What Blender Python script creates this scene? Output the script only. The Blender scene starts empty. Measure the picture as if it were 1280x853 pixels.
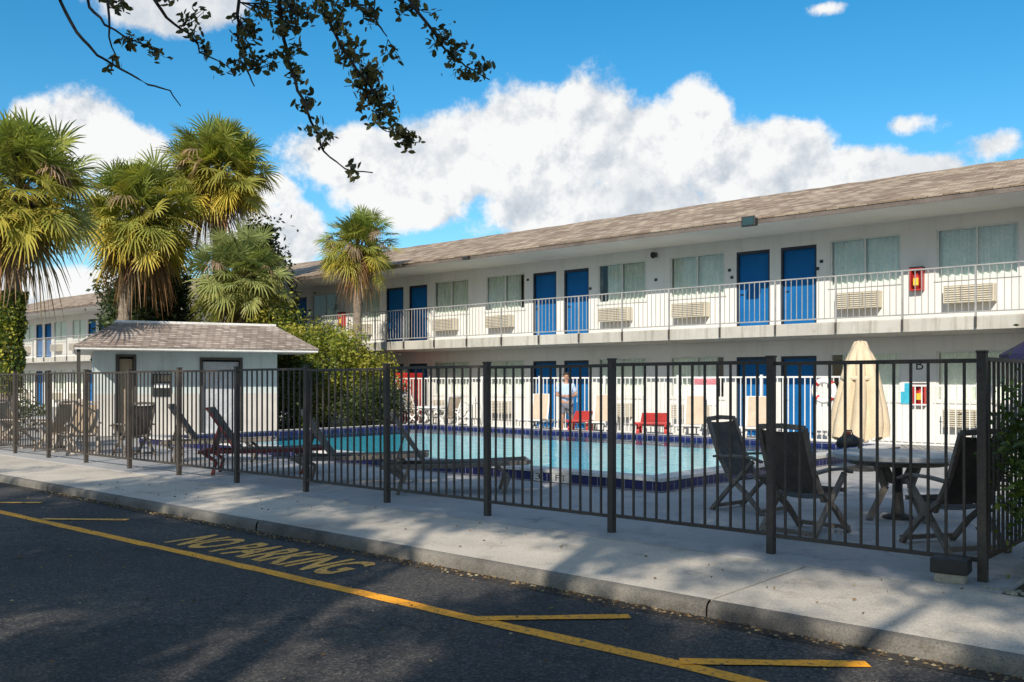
import bpy, math, random
import numpy as np
from mathutils import Vector, Matrix

random.seed(7)
RNG = np.random.default_rng(11)
sc = bpy.context.scene
col = sc.collection
PI = math.pi
# ------------------------------------------------------------------ survey helpers
# world frame: x runs along the kerb and the motel, y across it away from the street, z up; pavement at z = 0
F_PX, CX, HY, EYE = 1150.0, 640.0, 478.0, 1.5
SN, CS = 0.665, 0.7468


def c2w(X, Y):
    return (X * CS - Y * SN, X * SN + Y * CS)


def at(px, py, Y):
    u, v = c2w((px - CX) / F_PX * Y, Y)
    return Vector((u, v, EYE - (py - HY) * Y / F_PX))


def ground(px, py, z=0.0):
    return at(px, py, F_PX * (EYE - z) / (py - HY))


def on_line_v(px, v):
    """x where the sight line of a column meets the vertical plane y = v"""
    a = (px - CX) / F_PX
    return v * (CS * a - SN) / (SN * a + CS)


# ------------------------------------------------------------------ node helpers
def mat_new(name):
    m = bpy.data.materials.new(name)
    m.use_nodes = True
    nt = m.node_tree
    nt.nodes.clear()
    out = nt.nodes.new('ShaderNodeOutputMaterial')
    return m, nt, out


def nd(nt, t, **kw):
    n = nt.nodes.new(t)
    for k, v in kw.items():
        if k.startswith('i_'):
            n.inputs[k[2:].replace('_', ' ')].default_value = v
        else:
            setattr(n, k, v)
    return n


def rgba(c):
    return (c[0], c[1], c[2], 1.0)


def ramp(nt, fac, stops):
    r = nt.nodes.new('ShaderNodeValToRGB')
    e = r.color_ramp.elements
    e[0].position, e[0].color = stops[0][0], rgba(stops[0][1])
    e[1].position, e[1].color = stops[-1][0], rgba(stops[-1][1])
    for p, c in stops[1:-1]:
        x = e.new(p)
        x.color = rgba(c)
    nt.links.new(fac, r.inputs['Fac'])
    return r.outputs['Color']


def mixc(nt, fac, a, b, mode='MIX'):
    m = nt.nodes.new('ShaderNodeMix')
    m.data_type = 'RGBA'
    m.blend_type = mode
    if isinstance(fac, (int, float)):
        m.inputs[0].default_value = fac
    else:
        nt.links.new(fac, m.inputs[0])
    for s, i in ((a, 6), (b, 7)):
        if isinstance(s, tuple):
            m.inputs[i].default_value = rgba(s)
        else:
            nt.links.new(s, m.inputs[i])
    return m.outputs[2]


def noise(nt, vec, scale, detail=5, rough=.55, dist=0.0):
    n = nd(nt, 'ShaderNodeTexNoise')
    n.inputs['Scale'].default_value = scale
    n.inputs['Detail'].default_value = detail
    n.inputs['Roughness'].default_value = rough
    n.inputs['Distortion'].default_value = dist
    nt.links.new(vec, n.inputs['Vector'])
    return n.outputs['Fac']


def math_n(nt, op, a, b=None, c=None, clamp=False):
    n = nt.nodes.new('ShaderNodeMath')
    n.operation = op
    n.use_clamp = clamp
    for i, s in enumerate((a, b, c)):
        if s is None:
            continue
        if isinstance(s, (int, float)):
            n.inputs[i].default_value = s
        else:
            nt.links.new(s, n.inputs[i])
    return n.outputs[0]


def coords(nt, world=True):
    if world:
        return nt.nodes.new('ShaderNodeNewGeometry').outputs['Position']
    return nt.nodes.new('ShaderNodeTexCoord').outputs['Object']


def surf(name, c1, c2=None, rough=.7, s1=1.5, s2=25, fine=.25, bump=.15, bscale=60, metal=0.0, world=True, spec=.4,
         lo=.35, hi=.65):
    """two-tone noise surface with fine grain and bump"""
    c2 = c2 or tuple(x * .75 for x in c1)
    m, nt, out = mat_new(name)
    p = coords(nt, world)
    b = nd(nt, 'ShaderNodeBsdfPrincipled')
    b.inputs['Roughness'].default_value = rough
    b.inputs['Metallic'].default_value = metal
    b.inputs['Specular IOR Level'].default_value = spec
    big = ramp(nt, noise(nt, p, s1), [(lo, c1), (hi, c2)])
    g = ramp(nt, noise(nt, p, s2, 3), [(.3, (1 - fine,) * 3), (.7, (1 + fine * .4,) * 3)])
    nt.links.new(mixc(nt, 1.0, big, g, 'MULTIPLY'), b.inputs['Base Color'])
    if bump:
        bn = nd(nt, 'ShaderNodeBump')
        bn.inputs['Strength'].default_value = bump
        bn.inputs['Distance'].default_value = .02
        nt.links.new(noise(nt, p, bscale, 4), bn.inputs['Height'])
        nt.links.new(bn.outputs[0], b.inputs['Normal'])
    nt.links.new(b.outputs[0], out.inputs[0])
    return m


def streaked(name, c1, c2, dirt, rough=.85, amount=.5):
    """painted masonry with rain streaks and patch repairs"""
    m, nt, out = mat_new(name)
    p = coords(nt)
    big = ramp(nt, noise(nt, p, .4, 6), [(.35, c1), (.65, c2)])
    mp = nd(nt, 'ShaderNodeMapping')
    mp.inputs['Scale'].default_value = (2.6, 2.6, .22)
    nt.links.new(p, mp.inputs['Vector'])
    st = noise(nt, mp.outputs[0], 1.7, 7, .68)
    c = mixc(nt, math_n(nt, 'MULTIPLY', ramp(nt, st, [(.50, (0, 0, 0)), (.72, (1, 1, 1))]), amount), big, dirt)
    c = mixc(nt, math_n(nt, 'MULTIPLY', ramp(nt, noise(nt, p, 5, 6, .7), [(.55, (0, 0, 0)), (.75, (1, 1, 1))]), amount * .5), c, dirt)
    b = nd(nt, 'ShaderNodeBsdfPrincipled')
    b.inputs['Roughness'].default_value = rough
    b.inputs['Specular IOR Level'].default_value = .3
    nt.links.new(c, b.inputs['Base Color'])
    bn = nd(nt, 'ShaderNodeBump')
    bn.inputs['Strength'].default_value = .3
    bn.inputs['Distance'].default_value = .012
    nt.links.new(noise(nt, p, 50, 4), bn.inputs['Height'])
    nt.links.new(bn.outputs[0], b.inputs['Normal'])
    nt.links.new(b.outputs[0], out.inputs[0])
    return m


def leaf_mat(name, trans=.35, rough=.45):
    m, nt, out = mat_new(name)
    a = nd(nt, 'ShaderNodeAttribute', attribute_name='leafcol')
    b = nd(nt, 'ShaderNodeBsdfPrincipled')
    b.inputs['Roughness'].default_value = rough
    b.inputs['Specular IOR Level'].default_value = .35
    t = nd(nt, 'ShaderNodeBsdfTranslucent')
    nt.links.new(a.outputs['Color'], b.inputs['Base Color'])
    nt.links.new(mixc(nt, 1.0, a.outputs['Color'], (1.5, 1.5, .7), 'MULTIPLY'), t.inputs['Color'])
    mx = nd(nt, 'ShaderNodeMixShader')
    mx.inputs[0].default_value = trans
    nt.links.new(b.outputs[0], mx.inputs[1])
    nt.links.new(t.outputs[0], mx.inputs[2])
    nt.links.new(mx.outputs[0], out.inputs[0])
    return m


def water_mat():
    m, nt, out = mat_new('pool water')
    p = coords(nt)
    fr = nd(nt, 'ShaderNodeFresnel')
    fr.inputs['IOR'].default_value = 1.33
    bn = nd(nt, 'ShaderNodeBump')
    bn.inputs['Strength'].default_value = .24
    bn.inputs['Distance'].default_value = .05
    nt.links.new(noise(nt, p, 3.0, 4, .55, .8), bn.inputs['Height'])
    nt.links.new(bn.outputs[0], fr.inputs['Normal'])
    tr = nd(nt, 'ShaderNodeBsdfTransparent')
    tr.inputs[0].default_value = (.76, .96, 1, 1)
    gl = nd(nt, 'ShaderNodeBsdfGlossy')
    gl.inputs['Color'].default_value = (.9, .97, 1, 1)
    gl.inputs['Roughness'].default_value = .03
    nt.links.new(bn.outputs[0], gl.inputs['Normal'])
    mx = nd(nt, 'ShaderNodeMixShader')
    nt.links.new(math_n(nt, 'MULTIPLY', fr.outputs[0], .78), mx.inputs[0])
    nt.links.new(tr.outputs[0], mx.inputs[1])
    nt.links.new(gl.outputs[0], mx.inputs[2])
    nt.links.new(mx.outputs[0], out.inputs[0])
    return m


def glass_mat():
    m, nt, out = mat_new('window glass')
    fr = nd(nt, 'ShaderNodeFresnel')
    fr.inputs['IOR'].default_value = 1.5
    tr = nd(nt, 'ShaderNodeBsdfTransparent')
    tr.inputs[0].default_value = (.93, .96, .94, 1)
    gl = nd(nt, 'ShaderNodeBsdfGlossy')
    gl.inputs['Roughness'].default_value = .02
    mx = nd(nt, 'ShaderNodeMixShader')
    nt.links.new(math_n(nt, 'ADD', fr.outputs[0], .01), mx.inputs[0])
    nt.links.new(tr.outputs[0], mx.inputs[1])
    nt.links.new(gl.outputs[0], mx.inputs[2])
    nt.links.new(mx.outputs[0], out.inputs[0])
    return m


def shingle_mat(name, c1, c2, c3, axis='x', row=.14, scale=1.0, bw=.33):
    """asphalt shingles: bricks laid along the eave, rows up the slope"""
    m, nt, out = mat_new(name)
    p = coords(nt, False)
    sp = nd(nt, 'ShaderNodeSeparateXYZ')
    nt.links.new(p, sp.inputs[0])
    cb = nd(nt, 'ShaderNodeCombineXYZ')
    along = sp.outputs[0] if axis == 'x' else math_n(nt, 'ADD', sp.outputs[0], sp.outputs[1])
    nt.links.new(along, cb.inputs[0])
    nt.links.new(math_n(nt, 'MULTIPLY', sp.outputs[2], scale), cb.inputs[1])
    br = nd(nt, 'ShaderNodeTexBrick')
    br.inputs['Scale'].default_value = 1.0
    br.inputs['Brick Width'].default_value = bw
    br.inputs['Row Height'].default_value = row
    br.inputs['Mortar Size'].default_value = .012
    br.inputs['Color1'].default_value = (0, 0, 0, 1)
    br.inputs['Color2'].default_value = (1, 1, 1, 1)
    br.inputs['Mortar'].default_value = (.5, .5, .5, 1)
    nt.links.new(cb.outputs[0], br.inputs['Vector'])
    c = ramp(nt, br.outputs['Color'], [(0, c1), (.5, c2), (1, c3)])
    st = ramp(nt, noise(nt, p, .6, 6), [(.3, (.75, .74, .73)), (.65, (1.08, 1.08, 1.08))])
    c = mixc(nt, 1.0, c, st, 'MULTIPLY')
    g = ramp(nt, noise(nt, p, 40, 3), [(.3, (.7, .7, .7)), (.7, (1.15, 1.15, 1.15))])
    c = mixc(nt, 1.0, c, g, 'MULTIPLY')
    c = mixc(nt, math_n(nt, 'MULTIPLY', br.outputs['Fac'], .7), c, (.05, .04, .035))
    b = nd(nt, 'ShaderNodeBsdfPrincipled')
    b.inputs['Roughness'].default_value = .9
    nt.links.new(c, b.inputs['Base Color'])
    bn = nd(nt, 'ShaderNodeBump')
    bn.inputs['Strength'].default_value = .5
    bn.inputs['Distance'].default_value = .02
    nt.links.new(math_n(nt, 'SUBTRACT', br.outputs['Color'], br.outputs['Fac']), bn.inputs['Height'])
    nt.links.new(bn.outputs[0], b.inputs['Normal'])
    nt.links.new(b.outputs[0], out.inputs[0])
    return m


def tile_mat(name, c1, c2, grout, w=.155, h=.155):
    m, nt, out = mat_new(name)
    p = coords(nt)
    sp = nd(nt, 'ShaderNodeSeparateXYZ')
    nt.links.new(p, sp.inputs[0])
    cb = nd(nt, 'ShaderNodeCombineXYZ')
    nt.links.new(math_n(nt, 'ADD', sp.outputs[0], sp.outputs[1]), cb.inputs[0])
    nt.links.new(math_n(nt, 'SUBTRACT', sp.outputs[2], .02), cb.inputs[1])
    br = nd(nt, 'ShaderNodeTexBrick')
    br.offset = 0
    br.inputs['Scale'].default_value = 1.0
    br.inputs['Brick Width'].default_value = w
    br.inputs['Row Height'].default_value = h
    br.inputs['Mortar Size'].default_value = .006
    br.inputs['Color1'].default_value = rgba(c1)
    br.inputs['Color2'].default_value = rgba(c2)
    br.inputs['Mortar'].default_value = rgba(grout)
    nt.links.new(cb.outputs[0], br.inputs['Vector'])
    b = nd(nt, 'ShaderNodeBsdfPrincipled')
    b.inputs['Roughness'].default_value = .25
    nt.links.new(br.outputs['Color'], b.inputs['Base Color'])
    nt.links.new(b.outputs[0], out.inputs[0])
    return m


def concrete_mat(name, c1, c2, c3, speck=.5):
    m, nt, out = mat_new(name)
    p = coords(nt)
    big = ramp(nt, noise(nt, p, .55, 8, .62), [(.32, c1), (.52, c2), (.7, c3)])
    g = ramp(nt, noise(nt, p, 70, 4, .7), [(.3, (1 - speck,) * 3), (.55, (1.0,) * 3), (.75, (1.12,) * 3)])
    c = mixc(nt, .8, big, g, 'MULTIPLY')
    st = ramp(nt, noise(nt, p, 3.2, 6, .7, .6), [(.30, (.62, .60, .57)), (.47, (1, 1, 1))])
    c = mixc(nt, .8, c, st, 'MULTIPLY')
    b = nd(nt, 'ShaderNodeBsdfPrincipled')
    b.inputs['Roughness'].default_value = .88
    b.inputs['Specular IOR Level'].default_value = .25
    nt.links.new(c, b.inputs['Base Color'])
    bn = nd(nt, 'ShaderNodeBump')
    bn.inputs['Strength'].default_value = .35
    bn.inputs['Distance'].default_value = .012
    nt.links.new(math_n(nt, 'ADD', noise(nt, p, 90, 4, .7), noise(nt, p, 9, 4)), bn.inputs['Height'])
    nt.links.new(bn.outputs[0], b.inputs['Normal'])
    nt.links.new(b.outputs[0], out.inputs[0])
    return m


def asphalt_mat():
    m, nt, out = mat_new('asphalt')
    p = coords(nt)
    big = ramp(nt, noise(nt, p, .45, 8, .65), [(.33, (.036, .034, .033)), (.5, (.052, .048, .045)), (.68, (.074, .067, .060))])
    vo = nd(nt, 'ShaderNodeTexVoronoi')
    vo.inputs['Scale'].default_value = 70
    nt.links.new(p, vo.inputs['Vector'])
    g = ramp(nt, vo.outputs['Color'], [(.0, (.3, .3, .3)), (.6, (1, 1, 1)), (1, (3.0, 2.8, 2.5))])
    c = mixc(nt, .9, big, g, 'MULTIPLY')
    oil = ramp(nt, noise(nt, p, .9, 5, .6, .5), [(.27, (.5, .5, .52)), (.40, (1, 1, 1))])
    c = mixc(nt, .85, c, oil, 'MULTIPLY')
    pale = ramp(nt, noise(nt, p, 2.6, 7, .7), [(.55, (0, 0, 0)), (.78, (1, 1, 1))])
    c = mixc(nt, math_n(nt, 'MULTIPLY', pale, .35), c, (.12, .11, .10))
    v2 = nd(nt, 'ShaderNodeTexVoronoi')
    v2.feature = 'DISTANCE_TO_EDGE'
    v2.inputs['Scale'].default_value = .38
    wv = nt.nodes.new('ShaderNodeVectorMath')
    wv.operation = 'ADD'
    nz = nd(nt, 'ShaderNodeTexNoise')
    nz.inputs['Scale'].default_value = 2.2
    nz.inputs['Detail'].default_value = 6
    nt.links.new(p, nz.inputs['Vector'])
    nt.links.new(p, wv.inputs[0])
    nt.links.new(nz.outputs['Color'], wv.inputs[1])
    nt.links.new(wv.outputs[0], v2.inputs['Vector'])
    crack = math_n(nt, 'LESS_THAN', v2.outputs['Distance'], .006)
    c = mixc(nt, math_n(nt, 'MULTIPLY', crack, .6), c, (.012, .012, .013))
    b = nd(nt, 'ShaderNodeBsdfPrincipled')
    b.inputs['Roughness'].default_value = .82
    b.inputs['Specular IOR Level'].default_value = .35
    nt.links.new(c, b.inputs['Base Color'])
    bn = nd(nt, 'ShaderNodeBump')
    bn.inputs['Strength'].default_value = .6
    bn.inputs['Distance'].default_value = .01
    nt.links.new(vo.outputs['Distance'], bn.inputs['Height'])
    nt.links.new(bn.outputs[0], b.inputs['Normal'])
    nt.links.new(b.outputs[0], out.inputs[0])
    return m


def paint_mat(name, c, wear=.42):
    """road paint with worn-through patches of asphalt"""
    m, nt, out = mat_new(name)
    p = coords(nt)
    n = noise(nt, p, 26, 6, .75)
    w = ramp(nt, n, [(wear - .06, (.05, .05, .05)), (wear + .06, c)])
    g = ramp(nt, noise(nt, p, 2.5, 4), [(.3, (.8, .8, .8)), (.7, (1.1, 1.1, 1.1))])
    b = nd(nt, 'ShaderNodeBsdfPrincipled')
    b.inputs['Roughness'].default_value = .7
    nt.links.new(mixc(nt, 1, w, g, 'MULTIPLY'), b.inputs['Base Color'])
    nt.links.new(b.outputs[0], out.inputs[0])
    return m


M = {}
M['asphalt'] = asphalt_mat()
M['walk'] = concrete_mat('pavement concrete', (.66, .58, .475), (.54, .48, .40), (.40, .36, .31))
M['kerb'] = concrete_mat('kerb concrete', (.27, .25, .21), (.15, .137, .12), (.055, .05, .045), .6)
M['deck'] = concrete_mat('pool deck', (.42, .41, .395), (.37, .36, .35), (.30, .29, .285), .25)
M['coping'] = surf('pool coping', (.62, .60, .57), (.5, .49, .47), .7)
M['ground'] = surf('bare ground', (.10, .085, .06), (.06, .065, .035), .95, 1.2, 30, .5, .5, 30)
M['gutter'] = surf('gutter dirt', (.06, .05, .04), (.025, .022, .02), .95, 3, 60, .5, .4)
M['yellow'] = paint_mat('yellow road paint', (1.0, .40, .008), .41)
M['yellow_worn'] = paint_mat('worn yellow road paint', (.92, .44, .07), .43)
M['bronze'] = surf('bronze fence metal', (.042, .035, .029), (.064, .052, .042), .55, 2.5, 40, .3, .1, spec=.4)
M['white_metal'] = surf('white painted metal', (.72, .71, .68), (.6, .59, .56), .5, 2, 30, .15, .05)
M['rail_metal'] = surf('pale grey railing paint', (.34, .335, .32), (.26, .255, .25), .55, 2, 30, .2, .05)
M['bracket'] = surf('dark rail bracket', (.06, .055, .05), (.04, .036, .03), .6)
M['wall'] = streaked('white stucco', (.69, .675, .645), (.63, .615, .585), (.42, .38, .32), .85, .28)
M['slab'] = streaked('painted slab edge', (.45, .43, .385), (.36, .34, .30), (.17, .145, .115), .8, .75)
M['soffit'] = surf('painted soffit', (.74, .715, .665), (.66, .64, .59), .8, .6, 20, .1, .1)
M['shingle'] = shingle_mat('brown shingles', (.21, .145, .095), (.33, .245, .17), (.46, .365, .27), 'x', .30, 3.4, .33)
M['shingle2'] = shingle_mat('grey brown shingles', (.22, .165, .135), (.34, .275, .23), (.48, .41, .35), 'xy', .085, 1.6, .2)
M['fascia'] = surf('eave flashing', (.16, .13, .11), (.1, .08, .07), .6)
M['blue_door'] = surf('blue door paint', (.004, .12, .35), (.003, .10, .29), .7, 1.5, 30, .1, .05, spec=.2)
M['door_frame'] = surf('dark blue door frame', (.02, .035, .06), (.015, .022, .035), .5)
M['win_frame'] = surf('white window frame', (.62, .63, .60), (.55, .56, .53), .5, 3, 30, .1, 0)
M['curtain'] = surf('pale green curtain', (.93, .94, .86), (.80, .85, .75), .85, 2.5, 14, .12, .1)
M['glass'] = glass_mat()
M['dark'] = surf('dark room', (.02, .02, .02), (.012, .012, .014), .9)
M['ac'] = surf('cream air conditioner', (.60, .55, .44), (.50, .46, .37), .55, 2, 30, .15, .05)
M['ac_dark'] = surf('air conditioner gaps', (.20, .17, .13), (.12, .10, .08), .8)
M['red'] = surf('red paint', (.45, .03, .025), (.33, .025, .022), .4, 3, 30, .1, .03)
M['dull_red'] = surf('dull red paint', (.16, .018, .02), (.10, .013, .016), .5)
M['yellow_tag'] = surf('yellow tag', (.75, .5, .05), None, .5)
M['black'] = surf('black plastic', (.016, .016, .017), (.03, .03, .03), .5)
M['lampglass'] = surf('dark lamp glass', (.02, .05, .05), (.03, .06, .06), .15, bump=0)
M['poolblue'] = surf('turquoise plaster', (.27, .87, .91), (.22, .80, .87), .7, .7, 20, .05, .05)
M['tile'] = tile_mat('navy tile', (.008, .010, .06), (.012, .016, .10), (.2, .2, .22))
M['white_tile'] = surf('white tile', (.72, .71, .68), None, .25, bump=0)
M['water'] = water_mat()
M['wood_dark'] = surf('weathered grey frame', (.21, .18, .15), (.13, .11, .092), .7, 6, 60, .3, .2)
M['sling_dark'] = surf('dark brown sling', (.095, .08, .068), (.06, .052, .045), .8, 6, 120, .3, .1, 150)
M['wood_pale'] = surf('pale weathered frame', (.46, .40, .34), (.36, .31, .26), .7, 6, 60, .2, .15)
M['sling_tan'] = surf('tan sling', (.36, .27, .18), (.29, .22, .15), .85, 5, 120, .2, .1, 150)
M['sling_beige'] = surf('beige sling', (.52, .42, .32), (.45, .36, .27), .85, 5, 120, .2, .1, 150)
M['table_top'] = surf('grey table top', (.42, .42, .41), (.34, .34, .33), .45, 3, 60, .15, .05)
M['canvas'] = surf('tan canvas', (.62, .51, .36), (.51, .41, .28), .92, 1.6, 60, .15, .5, 5)
M['navy_canvas'] = surf('navy canvas', (.010, .010, .045), (.015, .015, .06), .85)
M['hut'] = streaked('pale blue stucco', (.50, .56, .555), (.43, .50, .50), (.26, .27, .26), .85, .5)
M['hut_sunlit'] = surf('sunlit hut stucco', (.56, .54, .50), (.46, .44, .41), .85, 1, 30, .08, .2)  # lit copy of the hut wall colour
M['tan_door'] = surf('tan door', (.30, .24, .16), (.25, .2, .14), .7)
M['grey_door'] = surf('grey white door', (.50, .52, .54), (.34, .36, .40), .6, 1.6)
M['trim_white'] = surf('white flashing', (.72, .70, .66), (.6, .58, .54), .6)
M['skin'] = surf('skin', (.42, .23, .15), (.38, .20, .13), .55, 6, 60, .05, .03)
M['tshirt'] = surf('pale blue cotton', (.42, .52, .68), (.36, .46, .62), .9, 8, 90, .1, .2, 20)
M['shorts'] = surf('grey shorts', (.16, .17, .20), (.12, .13, .15), .9, 8, 90, .1, .2, 20)
M['hair'] = surf('brown hair', (.05, .03, .02), (.03, .02, .012), .7)
M['eye'] = surf('dark eye', (.02, .015, .01), None, .2, bump=0)
M['bark'] = surf('oak bark', (.10, .08, .06), (.05, .042, .035), .95, 4, 20, .4, .8, 14)
M['palm_bark'] = surf('palm bark', (.27, .22, .17), (.16, .125, .095), .95, 5, 18, .35, .8, 16)
M['palm_boot'] = surf('palm boots', (.16, .09, .05), (.09, .05, .03), .95, 5, 18, .35, .6, 16)
M['twig'] = surf('twig bark', (.05, .04, .033), (.035, .028, .024), .9)
M['leaf'] = leaf_mat('leaf')
M['palm_leaf'] = leaf_mat('palm leaf', .3, .42)
M['litter'] = leaf_mat('dry leaf', .1, .8)
M['sign_white'] = surf('white sign', (.76, .75, .74), (.7, .69, .68), .45, bump=0)
M['sign_red'] = surf('red sign lettering', (.6, .04, .06), None, .5, bump=0)
M['cyan'] = surf('cyan sign', (.05, .42, .55), (.04, .35, .48), .5, bump=0)
M['vend_red'] = surf('red vending front', (.45, .03, .025), (.36, .02, .02), .3, 2, 20, .1, 0)
M['vend_blue'] = surf('violet blue panel', (.10, .10, .34), (.08, .08, .26), .3, bump=0)
M['block'] = concrete_mat('block concrete', (.42, .38, .28), (.34, .31, .24), (.2, .18, .15))
M['brick_red'] = surf('red clay', (.32, .08, .04), None, .8)


# ------------------------------------------------------------------ mesh helpers
class MB:
    def __init__(self):
        self.v, self.f, self.mi, self.mats = [], [], [], []
        self.cur = 0

    def use(self, m):
        if m not in self.mats:
            self.mats.append(m)
        self.cur = self.mats.index(m)
        return self

    def add(self, vs, fs):
        o = len(self.v)
        self.v += [tuple(p) for p in vs]
        self.f += [tuple(o + i for i in f) for f in fs]
        self.mi += [self.cur] * len(fs)
        return self

    def box(self, x0, x1, y0, y1, z0, z1):
        vs = [(x, y, z) for z in (z0, z1) for y in (y0, y1) for x in (x0, x1)]
        return self.add(vs, [(0, 2, 3, 1), (4, 5, 7, 6), (0, 1, 5, 4), (2, 6, 7, 3), (0, 4, 6, 2), (1, 3, 7, 5)])

    def beam(self, p, q, w, h, up=(0, 0, 1)):
        p, q = Vector(p), Vector(q)
        d = (q - p).normalized()
        u = Vector(up)
        if abs(d.dot(u)) > .98:
            u = Vector((0, 1, 0))
        s = d.cross(u).normalized()
        u = s.cross(d).normalized()
        vs = [e + s * (a * w / 2) + u * (b * h / 2) for e in (p, q) for a, b in ((-1, -1), (1, -1), (1, 1), (-1, 1))]
        return self.add(vs, [(0, 3, 2, 1), (4, 5, 6, 7), (0, 1, 5, 4), (1, 2, 6, 5), (2, 3, 7, 6), (3, 0, 4, 7)])

    def path(self, pts, w, h, up=(0, 0, 1)):
        for a, b in zip(pts[:-1], pts[1:]):
            self.beam(a, b, w, h, up)
        return self

    def tube(self, pts, radii, n=8, cap=True):
        pts = [Vector(p) for p in pts]
        if isinstance(radii, (int, float)):
            radii = [radii] * len(pts)
        rings = []
        for i, p in enumerate(pts):
            d = (pts[min(i + 1, len(pts) - 1)] - pts[max(i - 1, 0)])
            d = d.normalized() if d.length > 1e-9 else Vector((0, 0, 1))
            ref = Vector((1, 0, 0)) if abs(d.x) < .85 else Vector((0, 1, 0))
            s = d.cross(ref).normalized()
            t = d.cross(s)
            rings.append([p + (s * math.cos(2 * PI * k / n) + t * math.sin(2 * PI * k / n)) * radii[i] for k in range(n)])
        vs = [x for r in rings for x in r]
        fs = [(i * n + k, i * n + (k + 1) % n, (i + 1) * n + (k + 1) % n, (i + 1) * n + k) for i in range(len(pts) - 1) for k in range(n)]
        if cap:
            fs += [tuple(range(n))[::-1], tuple((len(pts) - 1) * n + k for k in range(n))]
        return self.add(vs, fs)

    def lathe(self, prof, n=24, c=(0, 0, 0), flat=None):
        vs = [(c[0] + r * math.cos(2 * PI * k / n), c[1] + r * math.sin(2 * PI * k / n), c[2] + z) for r, z in prof for k in range(n)]
        fs = [(i * n + k, i * n + (k + 1) % n, (i + 1) * n + (k + 1) % n, (i + 1) * n + k) for i in range(len(prof) - 1) for k in range(n)]
        return self.add(vs, fs)

    def quad(self, a, b, c, d):
        return self.add([a, b, c, d], [(0, 1, 2, 3)])

    def sheet(self, x0, x1, y0, y1, z, hole=None):
        if not hole:
            return self.quad((x0, y0, z), (x1, y0, z), (x1, y1, z), (x0, y1, z))
        a, b, c, d = hole
        for r in ((x0, a, y0, y1), (b, x1, y0, y1), (a, b, y0, c), (a, b, d, y1)):
            self.sheet(*r, z)
        return self

    def build(self, name, m=None, parent=None, smooth=False, bevel=0.0):
        me = bpy.data.meshes.new(name)
        me.from_pydata(self.v, [], self.f)
        mats = self.mats if self.mats else [m]
        if m is not None and self.mats and m not in self.mats:
            mats = [m] + self.mats
        for x in mats:
            me.materials.append(x)
        if self.mats:
            me.polygons.foreach_set('material_index', self.mi)
        if smooth:
            me.polygons.foreach_set('use_smooth', [True] * len(me.polygons))
        me.update()
        o = bpy.data.objects.new(name, me)
        col.objects.link(o)
        if parent is not None:
            o.parent = parent
        if bevel:
            b = o.modifiers.new('bevel', 'BEVEL')
            b.width = bevel
            b.segments = 2
            b.limit_method = 'ANGLE'
        return o


def empty(name, loc=(0, 0, 0), rz=0.0):
    o = bpy.data.objects.new(name, None)
    o.empty_display_size = .3
    o.location = loc
    o.rotation_euler = (0, 0, rz)
    col.objects.link(o)
    return o


def tag(o, label=None, cat=None, group=None, kind=None):
    for k, v in (('label', label), ('category', cat), ('group', group), ('kind', kind)):
        if v:
            o[k] = v
    return o


def copy_tree(o, parent=None):
    c = o.copy()
    col.objects.link(c)
    c.parent = parent
    for ch in list(o.children):
        copy_tree(ch, c)
    return c


def np_mesh(name, V, Fq, cols, m, parent=None, smooth=False):
    """V (n,3), Fq (k,4) quads, cols (k,3) per-face colours"""
    me = bpy.data.meshes.new(name)
    me.vertices.add(len(V))
    me.vertices.foreach_set('co', np.asarray(V, dtype=np.float32).ravel())
    k = len(Fq)
    me.loops.add(k * 4)
    me.loops.foreach_set('vertex_index', np.asarray(Fq, dtype=np.int32).ravel())
    me.polygons.add(k)
    me.polygons.foreach_set('loop_start', np.arange(0, k * 4, 4, dtype=np.int32))
    me.update(calc_edges=True)
    a = me.attributes.new('leafcol', 'FLOAT_COLOR', 'FACE')
    c4 = np.ones((k, 4), dtype=np.float32)
    c4[:, :3] = cols
    a.data.foreach_set('color', c4.ravel())
    me.materials.append(m)
    if smooth:
        me.polygons.foreach_set('use_smooth', np.ones(k, dtype=bool))
    me.validate()
    o = bpy.data.objects.new(name, me)
    col.objects.link(o)
    if parent is not None:
        o.parent = parent
    return o


def leaf_quads(P, size, rng, aspect=.5, flat=0.0, droop=0.0):
    """one folded rhombic leaf per point"""
    n = len(P)
    d = rng.normal(size=(n, 3))
    d[:, 2] = d[:, 2] * (1 - flat) - droop
    d /= np.linalg.norm(d, axis=1, keepdims=True)
    r = rng.normal(size=(n, 3))
    if flat:
        r = r * (1 - flat) + np.array([0, 0, 1.]) * flat
        r = np.cross(r, d)
    s = np.cross(d, r)
    s /= np.linalg.norm(s, axis=1, keepdims=True) + 1e-9
    L = size * rng.uniform(.65, 1.25, (n, 1))
    a = P - d * L * .5
    b = P + s * L * aspect * .5
    c = P + d * L * .5
    e = P - s * L * aspect * .5
    V = np.stack([a, b, c, e], 1).reshape(-1, 3)
    F = np.arange(n * 4).reshape(-1, 4)
    return V, F


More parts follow.
